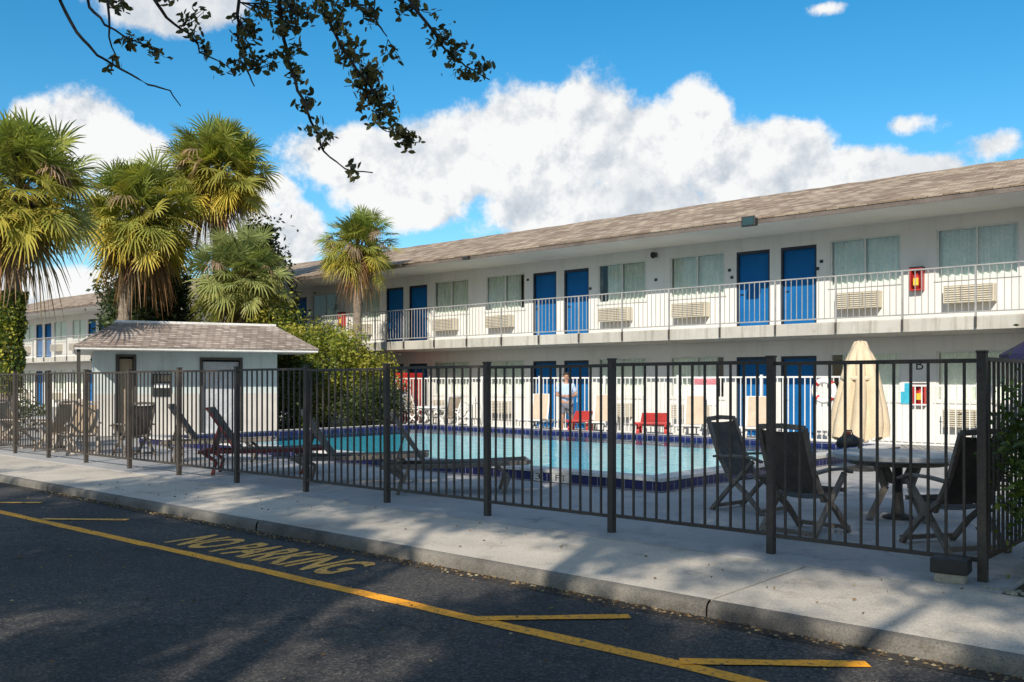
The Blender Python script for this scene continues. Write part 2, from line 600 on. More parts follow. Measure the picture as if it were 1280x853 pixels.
def leaf_ovals(P, size, rng, aspect=.5, droop=0.0):
    """one oval, slightly folded leaf (two quads) per point"""
    n = len(P)
    d = rng.normal(size=(n, 3))
    d[:, 2] -= droop
    d /= np.linalg.norm(d, axis=1, keepdims=True)
    s = np.cross(d, rng.normal(size=(n, 3)))
    s /= np.linalg.norm(s, axis=1, keepdims=True) + 1e-9
    k = np.cross(s, d)
    L = size * rng.uniform(.65, 1.25, (n, 1))
    W = L * aspect * .5
    a, t = P - d * L * .5, P + d * L * .5 + k * L * .06
    l1, l2 = P - d * L * .18 + s * W * .95 + k * W * .3, P + d * L * .22 + s * W * .8 + k * W * .3
    r1, r2 = P - d * L * .18 - s * W * .95 + k * W * .3, P + d * L * .22 - s * W * .8 + k * W * .3
    V = np.stack([a, l1, l2, t, r2, r1], 1).reshape(-1, 3)
    b = np.arange(n)[:, None] * 6
    F = np.concatenate([b + np.array([[0, 1, 2, 3]]), b + np.array([[0, 3, 4, 5]])], 1).reshape(-1, 4)
    return V, F


def clumps(rng, ctr, rad, k, per, spread, shell=.5):
    """points in leaf clumps spread through an ellipsoid"""
    d = rng.normal(size=(k, 3))
    d /= np.linalg.norm(d, axis=1, keepdims=True)
    rr = shell + (1 - shell) * rng.random((k, 1)) ** .7
    C = np.array(ctr) + d * rr * np.array(rad)
    P = np.repeat(C, per, 0) + rng.normal(size=(k * per, 3)) * spread * np.repeat(rng.uniform(.6, 1.3, (k, 1)), per, 0)
    return P, np.repeat(np.arange(k), per), C


def tint(rng, n, cols, idx=None, k=0, jit=.25):
    cols = np.array(cols)
    if idx is None:
        c = cols[rng.integers(0, len(cols), n)]
    else:
        w = rng.random((k, 1))
        a = cols[rng.integers(0, len(cols), k)]
        b = cols[rng.integers(0, len(cols), k)]
        c = (a * w + b * (1 - w))[idx]
    return np.clip(c * rng.uniform(1 - jit, 1 + jit, (n, 1)), .005, 1)


def text_mesh(body, size=1.0, extrude=0.0, bold=0.0):
    cu = bpy.data.curves.new('lettering', 'FONT')
    cu.body = body
    cu.size = size
    cu.extrude = extrude
    cu.resolution_u = 4
    cu.offset = bold
    o = bpy.data.objects.new('lettering', cu)
    col.objects.link(o)
    dg = bpy.context.evaluated_depsgraph_get()
    me = bpy.data.meshes.new_from_object(o.evaluated_get(dg))
    bpy.data.objects.remove(o)
    bpy.data.curves.remove(cu)
    return me


def text_obj(name, body, m, parent, width, height, centre, rot=(PI / 2, 0, 0), bold=0.0):
    """lettering scaled to a width x height box around a centre, facing -y by default"""
    me = text_mesh(body, 1.0, 0.0, bold)
    n = len(me.vertices)
    co = np.zeros(n * 3, dtype=np.float32)
    me.vertices.foreach_get('co', co)
    co = co.reshape(-1, 3)
    lo, hi = co.min(0), co.max(0)
    co[:, 0] = ((co[:, 0] - lo[0]) / (hi[0] - lo[0]) - .5) * width
    co[:, 1] = ((co[:, 1] - lo[1]) / (hi[1] - lo[1]) - .5) * height
    co[:, 2] = 0
    me.vertices.foreach_set('co', co.ravel())
    me.materials.clear()
    me.materials.append(m)
    me.update()
    me.name = name
    o = bpy.data.objects.new(name, me)
    col.objects.link(o)
    o.parent = parent
    o.location = centre
    o.rotation_euler = rot
    return o


# ------------------------------------------------------------------ ground, road, pavement, deck
POOL = (-21.5, -6.75, 10.6, 19.8)          # outside of the raised rim
RIM = .2
KERB_V, DECK_V, FENCE_V = 5.60, 7.2, 7.5
ROAD_Z = -.115

g = MB().sheet(-700, 700, -700, 900, -.30, (POOL[0] - .1, POOL[1] + .1, POOL[2] - .1, POOL[3] + .1)).build('ground', M['ground'])
tag(g, kind='structure')
mb = MB()
mb.sheet(-200, 120, -9.0, KERB_V + .05, ROAD_Z)
road = tag(mb.build('road', M['asphalt']), kind='structure')


def strip(name, pts, w, m, z, parent):
    pts = [Vector((p[0], p[1], 0)) for p in pts]
    vs, fs = [], []
    # subdivide for slightly uneven edges
    fine = []
    for a, b in zip(pts[:-1], pts[1:]):
        k = max(1, int((b - a).length / .25))
        fine += [a.lerp(b, i / k) for i in range(k)]
    fine.append(pts[-1])
    rr = random.Random(3)
    for i, p in enumerate(fine):
        d = (fine[min(i + 1, len(fine) - 1)] - fine[max(i - 1, 0)]).normalized()
        s = Vector((-d.y, d.x, 0))
        for k in (-1, 1):
            q = p + s * (k * w / 2 + rr.uniform(-.010, .010))
            vs.append((q.x, q.y, z))
    fs = [(2 * i, 2 * i + 2, 2 * i + 3, 2 * i + 1) for i in range(len(fine) - 1)]
    return MB().add(vs, fs).build(name, m, parent)


def rd(px, py):
    p = ground(px, py, ROAD_Z)
    return (p.x, p.y)


ln = [rd(-250, 584), rd(0, 640.5), rd(250, 696), rd(570, 769), rd(860, 834), rd(1000, 868)]
l0 = Vector(ln[0]); l1 = Vector(ln[1])
far = l0 + (l0 - l1).normalized() * 30
near = Vector(ln[-1]) + (Vector(ln[-1]) - Vector(ln[-2])).normalized() * 6
strip('lane_line', [tuple(far)] + ln + [tuple(near)], .125, M['yellow'], ROAD_Z + .004, road)
for k, (a, b, w, worn) in enumerate([((592, 774.5), (787, 771.5), .11, 0), ((850, 828), (1085, 831.5), .11, 0),
                                     ((52, 649.5), (160, 650.5), .11, 1), ((-30, 629), (52, 629), .11, 1)]):
    strip('hatch_line', [rd(*a), rd(*b)], w, M['yellow_worn' if worn else 'yellow'], ROAD_Z + .008, road)
# painted lettering on the asphalt, baseline towards the road
A = Vector(rd(202, 679)); B = Vector(rd(400, 719))
dv = (B - A)
text_obj('lettering', 'NO PARKING', M['yellow_worn'], road, 2.52, .62,
         ((A.x + B.x) / 2 + .0, (A.y + B.y) / 2 + .33, ROAD_Z + .004), (0, 0, math.atan2(dv.y, dv.x)), .03)

# gutter strip along the kerb
mb = MB()
mb.sheet(-200, 120, KERB_V - .16, KERB_V + .02, ROAD_Z + .003)
tag(mb.build('gutter', M['gutter']), kind='structure')

# pavement: slabs with open joints, rounded kerb edge
sw = tag(empty('sidewalk'), kind='structure')
joints = [-200, -45.2, -33.2, -21.2, -14.2, -8.7, -3.2, 2.8, 8.8, 120]
rr = random.Random(5)
slab_mb, kerb_mb = MB(), MB()
for a, b in zip(joints[:-1], joints[1:]):
    a2, b2 = a + .009, b - .009
    n = max(1, min(60, int((b2 - a2) / .3)))
    dz = rr.uniform(-.004, .004)
    rows = []
    for i in range(n + 1):
        x = a2 + (b2 - a2) * i / n
        j = rr.uniform(-.006, .006)
        jz = rr.uniform(-.004, .004)
        prof = [(KERB_V - .01 + j, -.29), (KERB_V + .0 + j, -.07), (KERB_V + .008 + j, -.033 + jz), (KERB_V + .03 + j * .5, -.010 + dz),
                (KERB_V + .075, dz - .002)]
        rows.append([(x, y, z) for y, z in prof])
    m_ = len(rows[0])
    kerb_mb.add([p for r in rows for p in r], [(i * m_ + k, (i + 1) * m_ + k, (i + 1) * m_ + k + 1, i * m_ + k + 1) for i in range(n) for k in range(m_ - 1)])
    # slab top meets kerb top edge; sides go down into the joint
    y0, y1 = KERB_V + .075, DECK_V - .012
    t = dz - .002
    slab_mb.quad((a2, y0, t), (b2, y0, t), (b2, y1, t), (a2, y1, t))
    slab_mb.quad((a2, y1, t), (b2, y1, t), (b2, y1, -.1), (a2, y1, -.1))
    slab_mb.quad((b2, y0, t), (b2, y0, -.1), (b2, y1, -.1), (b2, y1, t))
    slab_mb.quad((a2, y0, t), (a2, y1, t), (a2, y1, -.1), (a2, y0, -.1))
slab_mb.build('paving_slab', M['walk'], sw)
kerb_mb.build('kerb', M['kerb'], sw, smooth=True)

hole = (POOL[0] + .05, POOL[1] - .05, POOL[2] + .05, POOL[3] - .05)
mb = MB()
mb.sheet(-70, -1.75, DECK_V, 40, .006, hole)
mb.quad((-70, DECK_V, -.25), (-1.75, DECK_V, -.25), (-1.75, DECK_V, .006), (-70, DECK_V, .006))
mb.quad((-1.75, DECK_V, -.25), (-1.75, 40, -.25), (-1.75, 40, .006), (-1.75, DECK_V, .006))
tag(mb.build('pool_deck', M['deck']), kind='structure')
# planting bed to the right of the corner
mb = MB()
mb.sheet(-1.74, 60, DECK_V, 20, -.03)
tag(mb.build('planting_bed', M['ground']), kind='structure')
mb = MB().sheet(-1.74, 60, 20, 40, .016)
tag(mb.build('walkway', M['deck']), kind='structure')

# ------------------------------------------------------------------ swimming pool
pool = tag(empty('swimming_pool', (POOL[0], POOL[2], 0)), 'large rectangular swimming pool with raised navy tiled rim and turquoise water', 'swimming pool')
x0, x1, y0, y1 = POOL
ix0, ix1, iy0, iy1 = x0 + .36, x1 - .36, y0 + .36, y1 - .36


def pool_part(mb, name, m, **k):
    o = mb.build(name, m, None, **k)
    o.parent = pool
    o.matrix_parent_inverse = Matrix.Translation(pool.location).inverted()
    return o


mb = MB()          # coping: a flat ring with a small overhang
t0, t1 = .155, RIM
e = .02
mb.sheet(x0 - e, x1 + e, y0 - e, y1 + e, t1, (ix0 - e, ix1 + e, iy0 - e, iy1 + e))
for a, b, c, d in ((x0 - e, x1 + e, y0 - e, y0 - e), (x1 + e, x1 + e, y0 - e, y1 + e), (x1 + e, x0 - e, y1 + e, y1 + e), (x0 - e, x0 - e, y1 + e, y0 - e)):
    mb.quad((a, c, t0), (b, d, t0), (b, d, t1), (a, c, t1))
pool_part(mb, 'coping', M['coping'])
mb = MB()
for a, b, c, d in ((x0, x1, y0, y0), (x1, x1, y0, y1), (x1, x0, y1, y1), (x0, x0, y1, y0)):
    mb.quad((a, c, -.1), (b, d, -.1), (b, d, .157), (a, c, .157))
pool_part(mb, 'tile_band', M['tile'])
mb = MB()
for a, b, c, d in ((ix0, ix1, iy0, iy0), (ix1, ix1, iy0, iy1), (ix1, ix0, iy1, iy1), (ix0, ix0, iy1, iy0)):
    mb.quad((a, c, -.08), (b, d, -.08), (b, d, RIM - .002), (a, c, RIM - .002))
pool_part(mb, 'waterline_tile', M['tile'])
mb = MB()
for a, b, c, d in ((ix0, ix1, iy0, iy0), (ix1, ix1, iy0, iy1), (ix1, ix0, iy1, iy1), (ix0, ix0, iy1, iy0)):
    mb.quad((a, c, -1.3), (b, d, -1.3), (b, d, -.08), (a, c, -.08))
mb.sheet(ix0, ix1, iy0, iy1, -1.3)
pool_part(mb, 'basin', M['poolblue'])
# depth marker tiles on the street side of the rim
for (a, b, s) in ((-9.0, -8.82, '3'), (-8.64, -8.30, 'FT')):
    mb = MB().box(a, b, y0 - .006, y0 + .01, .02, .152)
    tl = pool_part(mb, 'marker_tile', M['white_tile'])
    t = text_obj('depth_figure', s, M['black'], None, (b - a) * .6, .09, ((a + b) / 2, y0 - .008, .086))
    t.parent = tl
    t.matrix_parent_inverse = Matrix.Translation(pool.location).inverted() if False else Matrix.Identity(4)
    t.location = ((a + b) / 2, y0 - .008, .086)
mb = MB()
nx, ny = 1, 1
mb.sheet(ix0 + .001, ix1 - .001, iy0 + .001, iy1 - .001, .1)
w = mb.build('pool_water', M['water'])
tag(w, kind='structure')

lx = on_line_v(582, 19.6)
lad = tag(empty('pool_ladder', (lx, 19.75, 0)), 'pale metal pool ladder rails on the far rim of the pool', 'pool ladder')
for s_ in (-.24, .24):
    MB().tube([(s_, .28, .0), (s_, .28, .62), (s_, .22, .82), (s_, .05, .90), (s_, -.14, .84), (s_, -.24, .6), (s_, -.26, -.9)], .021, 8).build('rail', M['white_metal'], lad, smooth=True)
for z_ in (-.15, -.45, -.75):
    MB().box(-.24, .24, -.30, -.22, z_, z_ + .03).build('tread', M['white_metal'], lad)

# ------------------------------------------------------------------ bronze picket fence along the pavement
FH = 1.72
post_x = [-1.95 - 1.7 * i for i in range(0, 17)]
fence = tag(empty('picket_fence', (post_x[0], FENCE_V, 0)), 'long dark bronze metal picket fence between the pavement and the pool', 'fence')
mb = MB().box(-.0325, .0325, -.0325, .0325, 0.0, FH)
mb.box(-.038, .038, -.038, .038, FH, FH + .018)
post0 = mb.build('post', M['bronze'], fence, bevel=.004)
post0.location = (0, 0, 0)
rr = random.Random(12)


def picket_panel(L, n, z0=.16, z1=FH - .03, r=.0095, rail=.032):
    mb = MB()
    a, b = .033, L - .033
    mb.box(a, b, -.016, .016, z1 - rail, z1)
    mb.box(a, b, -.016, .016, z0, z0 + rail)
    for i in range(n):
        x = L * (i + 1) / (n + 1)
        mb.box(x - r, x + r, -r, r, z0 + rail, z1 - rail)
    return mb


panel0 = picket_panel(1.7, 12).build('picket_panel', M['bronze'], fence)
for i in range(len(post_x)):
    p = post0 if i == 0 else post0.copy()
    if i:
        col.objects.link(p)
    p.location = (post_x[i] - post_x[0], rr.uniform(-.008, .008), rr.uniform(-.01, .006))
    p.rotation_euler = (rr.uniform(-.004, .004), rr.uniform(-.004, .004), 0)
    if i == len(post_x) - 1:
        break
    q = panel0 if i == 0 else panel0.copy()
    if i:
        col.objects.link(q)
    q.location = (post_x[i + 1] - post_x[0], 0, rr.uniform(-.012, .008))
# return run at the right-hand corner
side = tag(empty('picket_fence', (post_x[0], FENCE_V + .04, 0), PI / 2), 'short return run of dark bronze fence at the right corner by the shrub', 'fence')
for i in range(7):
    q = panel0.copy(); col.objects.link(q); q.parent = side
    q.location = (1.7 * i, 0, 0)
    p = post0.copy(); col.objects.link(p); p.parent = side
    p.location = (1.7 * (i + 1), 0, 0)
    p.rotation_euler = (0, 0, 0)

# corner footing: a dark box over a pale block
blk = MB()
o = empty('concrete_block', (-2.13, 7.34, 0), .1)
tag(o, 'pale concrete block under a dark metal cover at the fence corner', 'block')
MB().box(-.105, .105, -.08, .08, 0, .075).build('block', M['block'], o, bevel=.015)
MB().box(-.13, .13, -.09, .10, .075, .185).build('cover', M['black'], o, bevel=.01)

# ------------------------------------------------------------------ motel building
WALL_V, EAVE_V, RAIL_V = 23.4, 21.4, 21.66
Z2, SOF, BX0, BX1 = 2.95, 5.5, -70.0, 14.0
motel = tag(empty('motel_building', (-11.3, WALL_V, 0)), 'long two storey white motel with blue doors, balcony and brown shingle roof', 'building')
MO = Vector(motel.location)


def mpart(mb, name, m=None, parent=None, **k):
    """build in world coordinates, hang under the motel (or one of its parts)"""
    mb.v = [(x - MO.x, y - MO.y, z - MO.z) for x, y, z in mb.v]
    return mb.build(name, m, parent or motel, **k)


bays = [3.67, -3.8, -11.27, -18.74, -26.21, -33.68, -52.45, -59.92]
holes = []      # x0, x1, z0, z1
doors, windows = [], []
for c in bays:
    for z in (.02, Z2):
        for s in (-1, 1):
            dx = c + s * .66
            holes.append((dx - .5, dx + .5, z, z + 2.18))
            doors.append((dx, z, s, c))
            wx = c + s * 2.42
            holes.append((wx - .9, wx + .9, z + 1.02, z + 2.24))
            windows.append((wx, z, s, c))


def wall_holes(mb, x0, x1, z0, z1, holes, y, depth):
    xs = sorted({x0, x1, *[h[0] for h in holes], *[h[1] for h in holes]})
    zs = sorted({z0, z1, *[h[2] for h in holes], *[h[3] for h in holes]})
    for i in range(len(xs) - 1):
        for j in range(len(zs) - 1):
            cx, cz = (xs[i] + xs[i + 1]) / 2, (zs[j] + zs[j + 1]) / 2
            if any(h[0] < cx < h[1] and h[2] < cz < h[3] for h in holes):
                continue
            mb.quad((xs[i], y, zs[j]), (xs[i + 1], y, zs[j]), (xs[i + 1], y, zs[j + 1]), (xs[i], y, zs[j + 1]))
    for a, b, c, d in holes:
        mb.quad((a, y, c), (a, y, d), (a, y + depth, d), (a, y + depth, c))
        mb.quad((b, y, c), (b, y + depth, c), (b, y + depth, d), (b, y, d))
        mb.quad((a, y, d), (b, y, d), (b, y + depth, d), (a, y + depth, d))
        mb.quad((a, y, c), (a, y + depth, c), (b, y + depth, c), (b, y, c))


mb = MB()
wall_holes(mb, BX0, BX1, 0, SOF, holes, WALL_V, .14)
mb.quad((BX1, WALL_V, 0), (BX1, 32.4, 0), (BX1, 32.4, SOF), (BX1, WALL_V, SOF))
mb.quad((BX0, 32.4, 0), (BX0, WALL_V, 0), (BX0, WALL_V, SOF), (BX0, 32.4, SOF))
mb.quad((BX1, 32.4, 0), (BX0, 32.4, 0), (BX0, 32.4, SOF), (BX1, 32.4, SOF))
mpart(mb, 'wall', M['wall'])
# balcony slab with worn edge
mb = MB()
n = 160
rr = random.Random(8)
prev = None
for i in range(n + 1):
    x = BX0 + (BX1 - BX0) * i / n
    j = rr.uniform(-.006, .006)
    ring = [(x, WALL_V - .003, Z2), (x, RAIL_V + .02 + j, Z2), (x, RAIL_V + .01 + j, Z2 - .03), (x, RAIL_V + .01, Z2 - .30), (x, RAIL_V + .14, Z2 - .33), (x, WALL_V - .003, Z2 - .33)]
    if prev:
        for a, b, c, d in zip(prev[:-1], prev[1:], ring[1:], ring[:-1]):
            mb.quad(a, d, c, b)
    prev = ring
mpart(mb, 'balcony_slab', M['slab'])
# soffit and eave
mb = MB()
mb.quad((BX0 - .5, EAVE_V, SOF), (BX0 - .5, WALL_V + .0, SOF), (BX1 + .5, WALL_V, SOF), (BX1 + .5, EAVE_V, SOF))
mb.quad((BX0 - .5, EAVE_V, SOF), (BX1 + .5, EAVE_V, SOF), (BX1 + .5, EAVE_V, SOF + .1), (BX0 - .5, EAVE_V, SOF + .1))
mpart(mb, 'soffit', M['soffit'])
mb = MB()
mb.box(BX0 - .5, BX1 + .5, EAVE_V - .03, EAVE_V - .003, SOF - .012, SOF + .112)
mpart(mb, 'fascia', M['fascia'])
RIDGE_V, RIDGE_Z = 27.9, 7.56
mb = MB()
n = 190
prev = None
rr = random.Random(21)
for i in range(n + 1):
    x = BX0 - .5 + (BX1 - BX0 + 1) * i / n
    j = rr.uniform(-.012, .012)
    ring = [(x, EAVE_V - .05, SOF + .10), (x, EAVE_V - .06, SOF + .13 + j * .3)]
    ring += [(x, EAVE_V - .06 + (RIDGE_V - EAVE_V + .06) * t, SOF + .13 + (RIDGE_Z - SOF - .13) * t + (j if t < 1 else j + .03)) for t in (.33, .66, 1)]
    ring += [(x, 34.4, SOF + .12), (x, 34.4, SOF + .06)]
    if prev:
        for a, b, c, d in zip(prev[:-1], prev[1:], ring[1:], ring[:-1]):
            mb.quad(a, d, c, b)
    prev = ring
for x, f in ((BX0 - .5, 1), (BX1 + .5, -1)):
    mb.add([(x, EAVE_V, SOF + .1), (x, 34.4, SOF + .1), (x, RIDGE_V, RIDGE_Z)], [(0, 1, 2)])
mpart(mb, 'roof', M['shingle'])

# doors
d_leaf = MB().box(-.47, .47, .10, .135, .0, 2.12)
d_panel = MB()
frame = MB().box(-.5, -.45, .02, .14, 0, 2.18).box(.45, .5, .02, .14, 0, 2.18).box(-.45, .45, .02, .14, 2.10, 2.18)
first = {}
for dx, z, s, c in doors:
    if 'door' not in first:
        d = d_leaf.build('door', M['blue_door'], motel)
        f = frame.build('door_frame', M['door_frame'], d)
        hmb = MB().tube([(0, .06, 0), (0, .105, 0)], .022, 10)
        hmb.tube([(0, .07, 0), (.09, .07, 0)], .011, 8)
        h = hmb.build('handle', M['black'], d)
        h.location = (-.39, 0, 1.0)
        first['door'] = d
    else:
        d = copy_tree(first['door'], motel)
    d.location = Vector((dx, WALL_V, z)) - MO
# windows: frame, curtain, glass
fr = MB()
fr.box(-.9, -.85, .02, .10, 0, 1.22).box(.85, .9, .02, .10, 0, 1.22).box(-.85, .85, .02, .10, 1.17, 1.22).box(-.85, .85, .02, .10, 0, .05).box(-.025, .025, .03, .09, .05, 1.17)
fr.box(-.95, .95, -.03, .018, -.05, -.002)
fr.use(M['dark']).box(-1.0, 1.0, .42, .44, -.1, 1.35)  # near-black sheet standing in for the unlit room
fr.mi[:36] = [1] * 36
fr.mats = [M['dark'], M['win_frame']]
gl = MB().quad((-.85, .05, .05), (.85, .05, .05), (.85, .05, 1.17), (-.85, .05, 1.17))


def curtain(seed, gap=0):
    rr = random.Random(seed)
    mb = MB()
    a0, a1 = -.88, .88
    if gap < 0:
        a0 = -.62
    if gap > 0:
        a1 = .62
    n = 56
    pts = []
    ph, w = 0, 0
    for i in range(n + 1):
        x = a0 + (a1 - a0) * i / n
        ph += rr.uniform(.7, 1.5)
        pts.append((x, .115 + .03 * math.sin(ph)))
    for (xa, ya), (xb, yb) in zip(pts[:-1], pts[1:]):
        mb.quad((xa, ya, -.02), (xb, yb, -.02), (xb, yb, 1.2), (xa, ya, 1.2))
    return mb


rr = random.Random(31)
gaps = {(-18.74, Z2, 1): -1, (-18.74, Z2, -1): 1, (-11.27, .02, 1): -1, (-11.27, .02, -1): 1}
cache = {}
for wx, z, s, c in windows:
    gp = gaps.get((c, z, s), 0)
    w = fr.build('window', M['win_frame'], motel) if 'w' not in cache else cache['w'].copy()
    if 'w' in cache:
        col.objects.link(w)
    cache.setdefault('w', w)
    w.location = Vector((wx, WALL_V, z + 1.02)) - MO
    pn = gl.build('pane', M['glass'], w) if 'p' not in cache else cache['p'].copy()
    if 'p' in cache:
        col.objects.link(pn)
    cache.setdefault('p', pn)
    pn.parent = w
    cu = curtain(int(wx * 10) + int(z * 7), gp).build('curtain', M['curtain'], w, smooth=True)
# air conditioners through the wall under the windows
acm = MB().box(-.55, .55, -.30, .02, 0, .42)
gm = MB()
for k in range(7):
    z = .045 + k * .052
    gm.box(-.51, -.175, -.322, -.3, z, z + .030)
    gm.box(-.155, .155, -.322, -.3, z, z + .030)
    gm.box(.175, .51, -.322, -.3, z, z + .030)
gd = MB().box(-.52, .52, -.305, -.299, .03, .40)
ac0 = None
rr = random.Random(14)
for wx, z, s, c in windows:
    if ac0 is None:
        a = acm.build('air_conditioner', M['ac'], motel, bevel=.008)
        gd.build('grille_back', M['ac_dark'], a)
        gm.build('grille', M['ac'], a)
        ac0 = a
    else:
        a = copy_tree(ac0, motel)
    a.location = Vector((wx - .12 + rr.uniform(-.03, .03), WALL_V, z + .42)) - MO

# balcony railing: posts bracketed to the slab edge, panels between
rail = MB()
pm = MB().box(-.02, .02, -.02, .02, Z2 - .02, Z2 + 1.08)
pm.use(M['bracket']).box(-.022, .022, -.03, .0, Z2 - .26, Z2 - .02)
pm.mats = [M['rail_metal'], M['bracket']]
pm.mi = [0] * 6 + [1] * 6
pstep = 1.55
cap = MB()
rail_root = MB().box(-.001, .001, -.001, .001, Z2, Z2 + .002)
rrt = None
xs = [-10.42 + pstep * k for k in range(-34, 14)]
rm = MB()
rm.box(xs[0] - 0, xs[-1], RAIL_V - .045, RAIL_V - .005, Z2 + 1.08, Z2 + 1.11)
rm.box(xs[0], xs[-1], RAIL_V - .04, RAIL_V - .01, Z2 + .07, Z2 + .10)
railing = mpart(rm, 'railing', M['rail_metal'])
p0 = pm.build('post', M['rail_metal'], railing)
pk = MB()
for i in range(1, 11):
    x = pstep * i / 11
    pk.box(x - .008, x + .008, -.008, .008, Z2 + .10, Z2 + 1.08)
k0 = pk.build('pickets', M['rail_metal'], railing)
for i, x in enumerate(xs):
    p = p0 if i == 0 else p0.copy()
    if i:
        col.objects.link(p)
    p.location = Vector((x, RAIL_V - .025, 0)) - MO
    if i < len(xs) - 1:
        q = k0 if i == 0 else k0.copy()
        if i:
            col.objects.link(q)
        q.location = Vector((x, RAIL_V - .025, 0)) - MO
# lamps, number plates and a sign on the walls: parts of the building
for px, py, y_, kind in ((820, 319, WALL_V, 'lamp'), (820, 350, WALL_V, 'plate'), (912, 338, WALL_V, 'plate'), (1027, 327, WALL_V, 'plate'),
                         (915, 347, WALL_V, 'plate'), (1022, 336, WALL_V, 'plate'), (660, 350, WALL_V, 'plate'), (738, 361, WALL_V, 'plate')):
    x = on_line_v(px, y_)
    Y = -x * SN + y_ * CS
    z = EYE - (py - HY) * Y / F_PX
    if kind == 'lamp':
        mb = MB().box(x - .05, x + .05, y_ - .03, y_ - .002, z - .06, z + .06).tube([(x, y_ - .03, z), (x, y_ - .16, z - .02)], [.06, .10], 10)
        mpart(mb, 'wall_lamp', M['black'])
    else:
        mb = MB().box(x - .045, x + .045, y_ - .014, y_ - .002, z - .04, z + .04)
        mpart(mb, 'number_plate', M['black'])
# block letter on the ground floor wall
xB = on_line_v(1150, WALL_V)
mb = MB().box(xB - .16, xB + .16, WALL_V - .018, WALL_V - .002, 1.74, 2.12)
bp = mpart(mb, 'letter_plate', M['wall'])
t = text_obj('letter', 'B', M['black'], bp, .17, .25, (xB - MO.x, WALL_V - .022 - MO.y, 1.93))
# hose of light fittings under the eave
for px, py, big in ((940, 279, 1), (583, 327, 0)):
    x = on_line_v(px, EAVE_V - .1)
    fl = empty('flood_light', (x, EAVE_V - .03, SOF + .02))
    if big:
        tag(fl, 'dark green boxy flood light hung from the eave above the blue doors', 'flood light')
        mb = MB().box(-.16, .16, -.26, -.06, -.10, .10)
        mb.box(-.19, .19, -.28, -.25, -.13, .13)
        mb.build('housing', M['black'], fl, bevel=.015)
        MB().box(-.15, .15, -.287, -.281, -.09, .10).build('lens', M['lampglass'], fl)
        MB().box(-.03, .03, -.08, .0, -.03, .03).build('bracket', M['black'], fl)
    else:
        tag(fl, 'small dark flood light under the eave nearer the palms', 'flood light')
        MB().box(-.12, .12, -.15, -.03, -.05, .06).build('housing', M['black'], fl, bevel=.01)
        MB().box(-.02, .02, -.04, .0, -.02, .02).build('bracket', M['black'], fl)


def extinguisher(px, py, w, h, label, y_=WALL_V):
    x = on_line_v(px, y_)
    Y = -x * SN + y_ * CS
    z = EYE - (py - HY) * Y / F_PX
    r = tag(empty('extinguisher_cabinet', (x, y_, z - h / 2)), label, 'fire extinguisher', 'red fire extinguisher cabinets')
    mb = MB().box(-w / 2, -w / 2 + .03, -.2, -.003, 0, h).box(w / 2 - .03, w / 2, -.2, -.003, 0, h).box(-w / 2 + .03, w / 2 - .03, -.2, -.003, 0, .03).box(-w / 2 + .03, w / 2 - .03, -.2, -.003, h - .03, h)
    mb.box(-w / 2 + .03, w / 2 - .03, -.02, -.003, .03, h - .03)
    mb.build('case', M['red'], r)
    mb = MB().lathe([(0, .0), (.075, .0), (.075, h * .5), (.05, h * .6), (.025, h * .64), (.025, h * .7), (0, h * .7)], 16, (0, -.11, .035))
    mb.build('cylinder', M['red'], r, smooth=True)
    MB().box(-.06, .06, -.192, -.187, h * .22, h * .55).build('tag', M['yellow_tag'], r)
    MB().box(-w / 2 - .01, w / 2 + .01, -.21, -.003, h + .002, h + .03).build('lid', M['black'], r)
    return r


extinguisher(1148, 350, .29, .54, 'red fire extinguisher cabinet on the upper wall right of a window')
extinguisher(430, 400, .29, .54, 'red fire extinguisher cabinet on the balcony wall beside the thin palm')
extinguisher(1152, 493, .29, .48, 'red fire extinguisher cabinet low on the ground floor wall under a letter', WALL_V)

# ------------------------------------------------------------------ white fence on the far side of the pool
FV = 21.25
wf = tag(empty('white_fence', (-8.2, FV, .006)), 'tall white picket railing behind the pool in front of the ground floor doors', 'fence')
L = 2.4
pan = MB().box(0, L, -.015, .015, 1.60, 1.64).box(0, L, -.015, .015, .10, .14)
for i in range(1, 17):
    x = L * i / 17
    pan.box(x - .011, x + .011, -.011, .011, .14, 1.60)
pn0 = pan.build('picket_panel', M['white_metal'], wf)
po0 = MB().box(-.03, .03, -.03, .03, 0, 1.68).build('post', M['white_metal'], wf)
for i in range(1, 13):
    q = pn0 if i == 1 else pn0.copy()
    p = po0 if i == 1 else po0.copy()
    if i > 1:
        col.objects.link(q); col.objects.link(p)
    q.location = (-L * i, 0, 0)
    p.location = (-L * (i - 1), 0, 0)
wf2 = tag(empty('white_fence', (-7.9, FV, .006)), 'lower white railing with a middle rail at the right end of the pool deck', 'fence')
pan = MB().box(0, L, -.015, .015, 1.40, 1.44).box(0, L, -.015, .015, .10, .14).box(0, L, -.015, .015, .98, 1.01)
for i in range(1, 17):
    x = L * i / 17
    pan.box(x - .011, x + .011, -.011, .011, .14, .98)
    pan.box(x - .011, x + .011, -.011, .011, 1.01, 1.40)
pn1 = pan.build('picket_panel', M['white_metal'], wf2)
po1 = MB().box(-.03, .03, -.03, .03, 0, 1.48).build('post', M['white_metal'], wf2)
for i in range(6):
    q = pn1 if i == 0 else pn1.copy()
    p = po1 if i == 0 else po1.copy()
    if i:
        col.objects.link(q); col.objects.link(p)
    q.location = (L * i, 0, 0)
    p.location = (L * i, 0, 0)

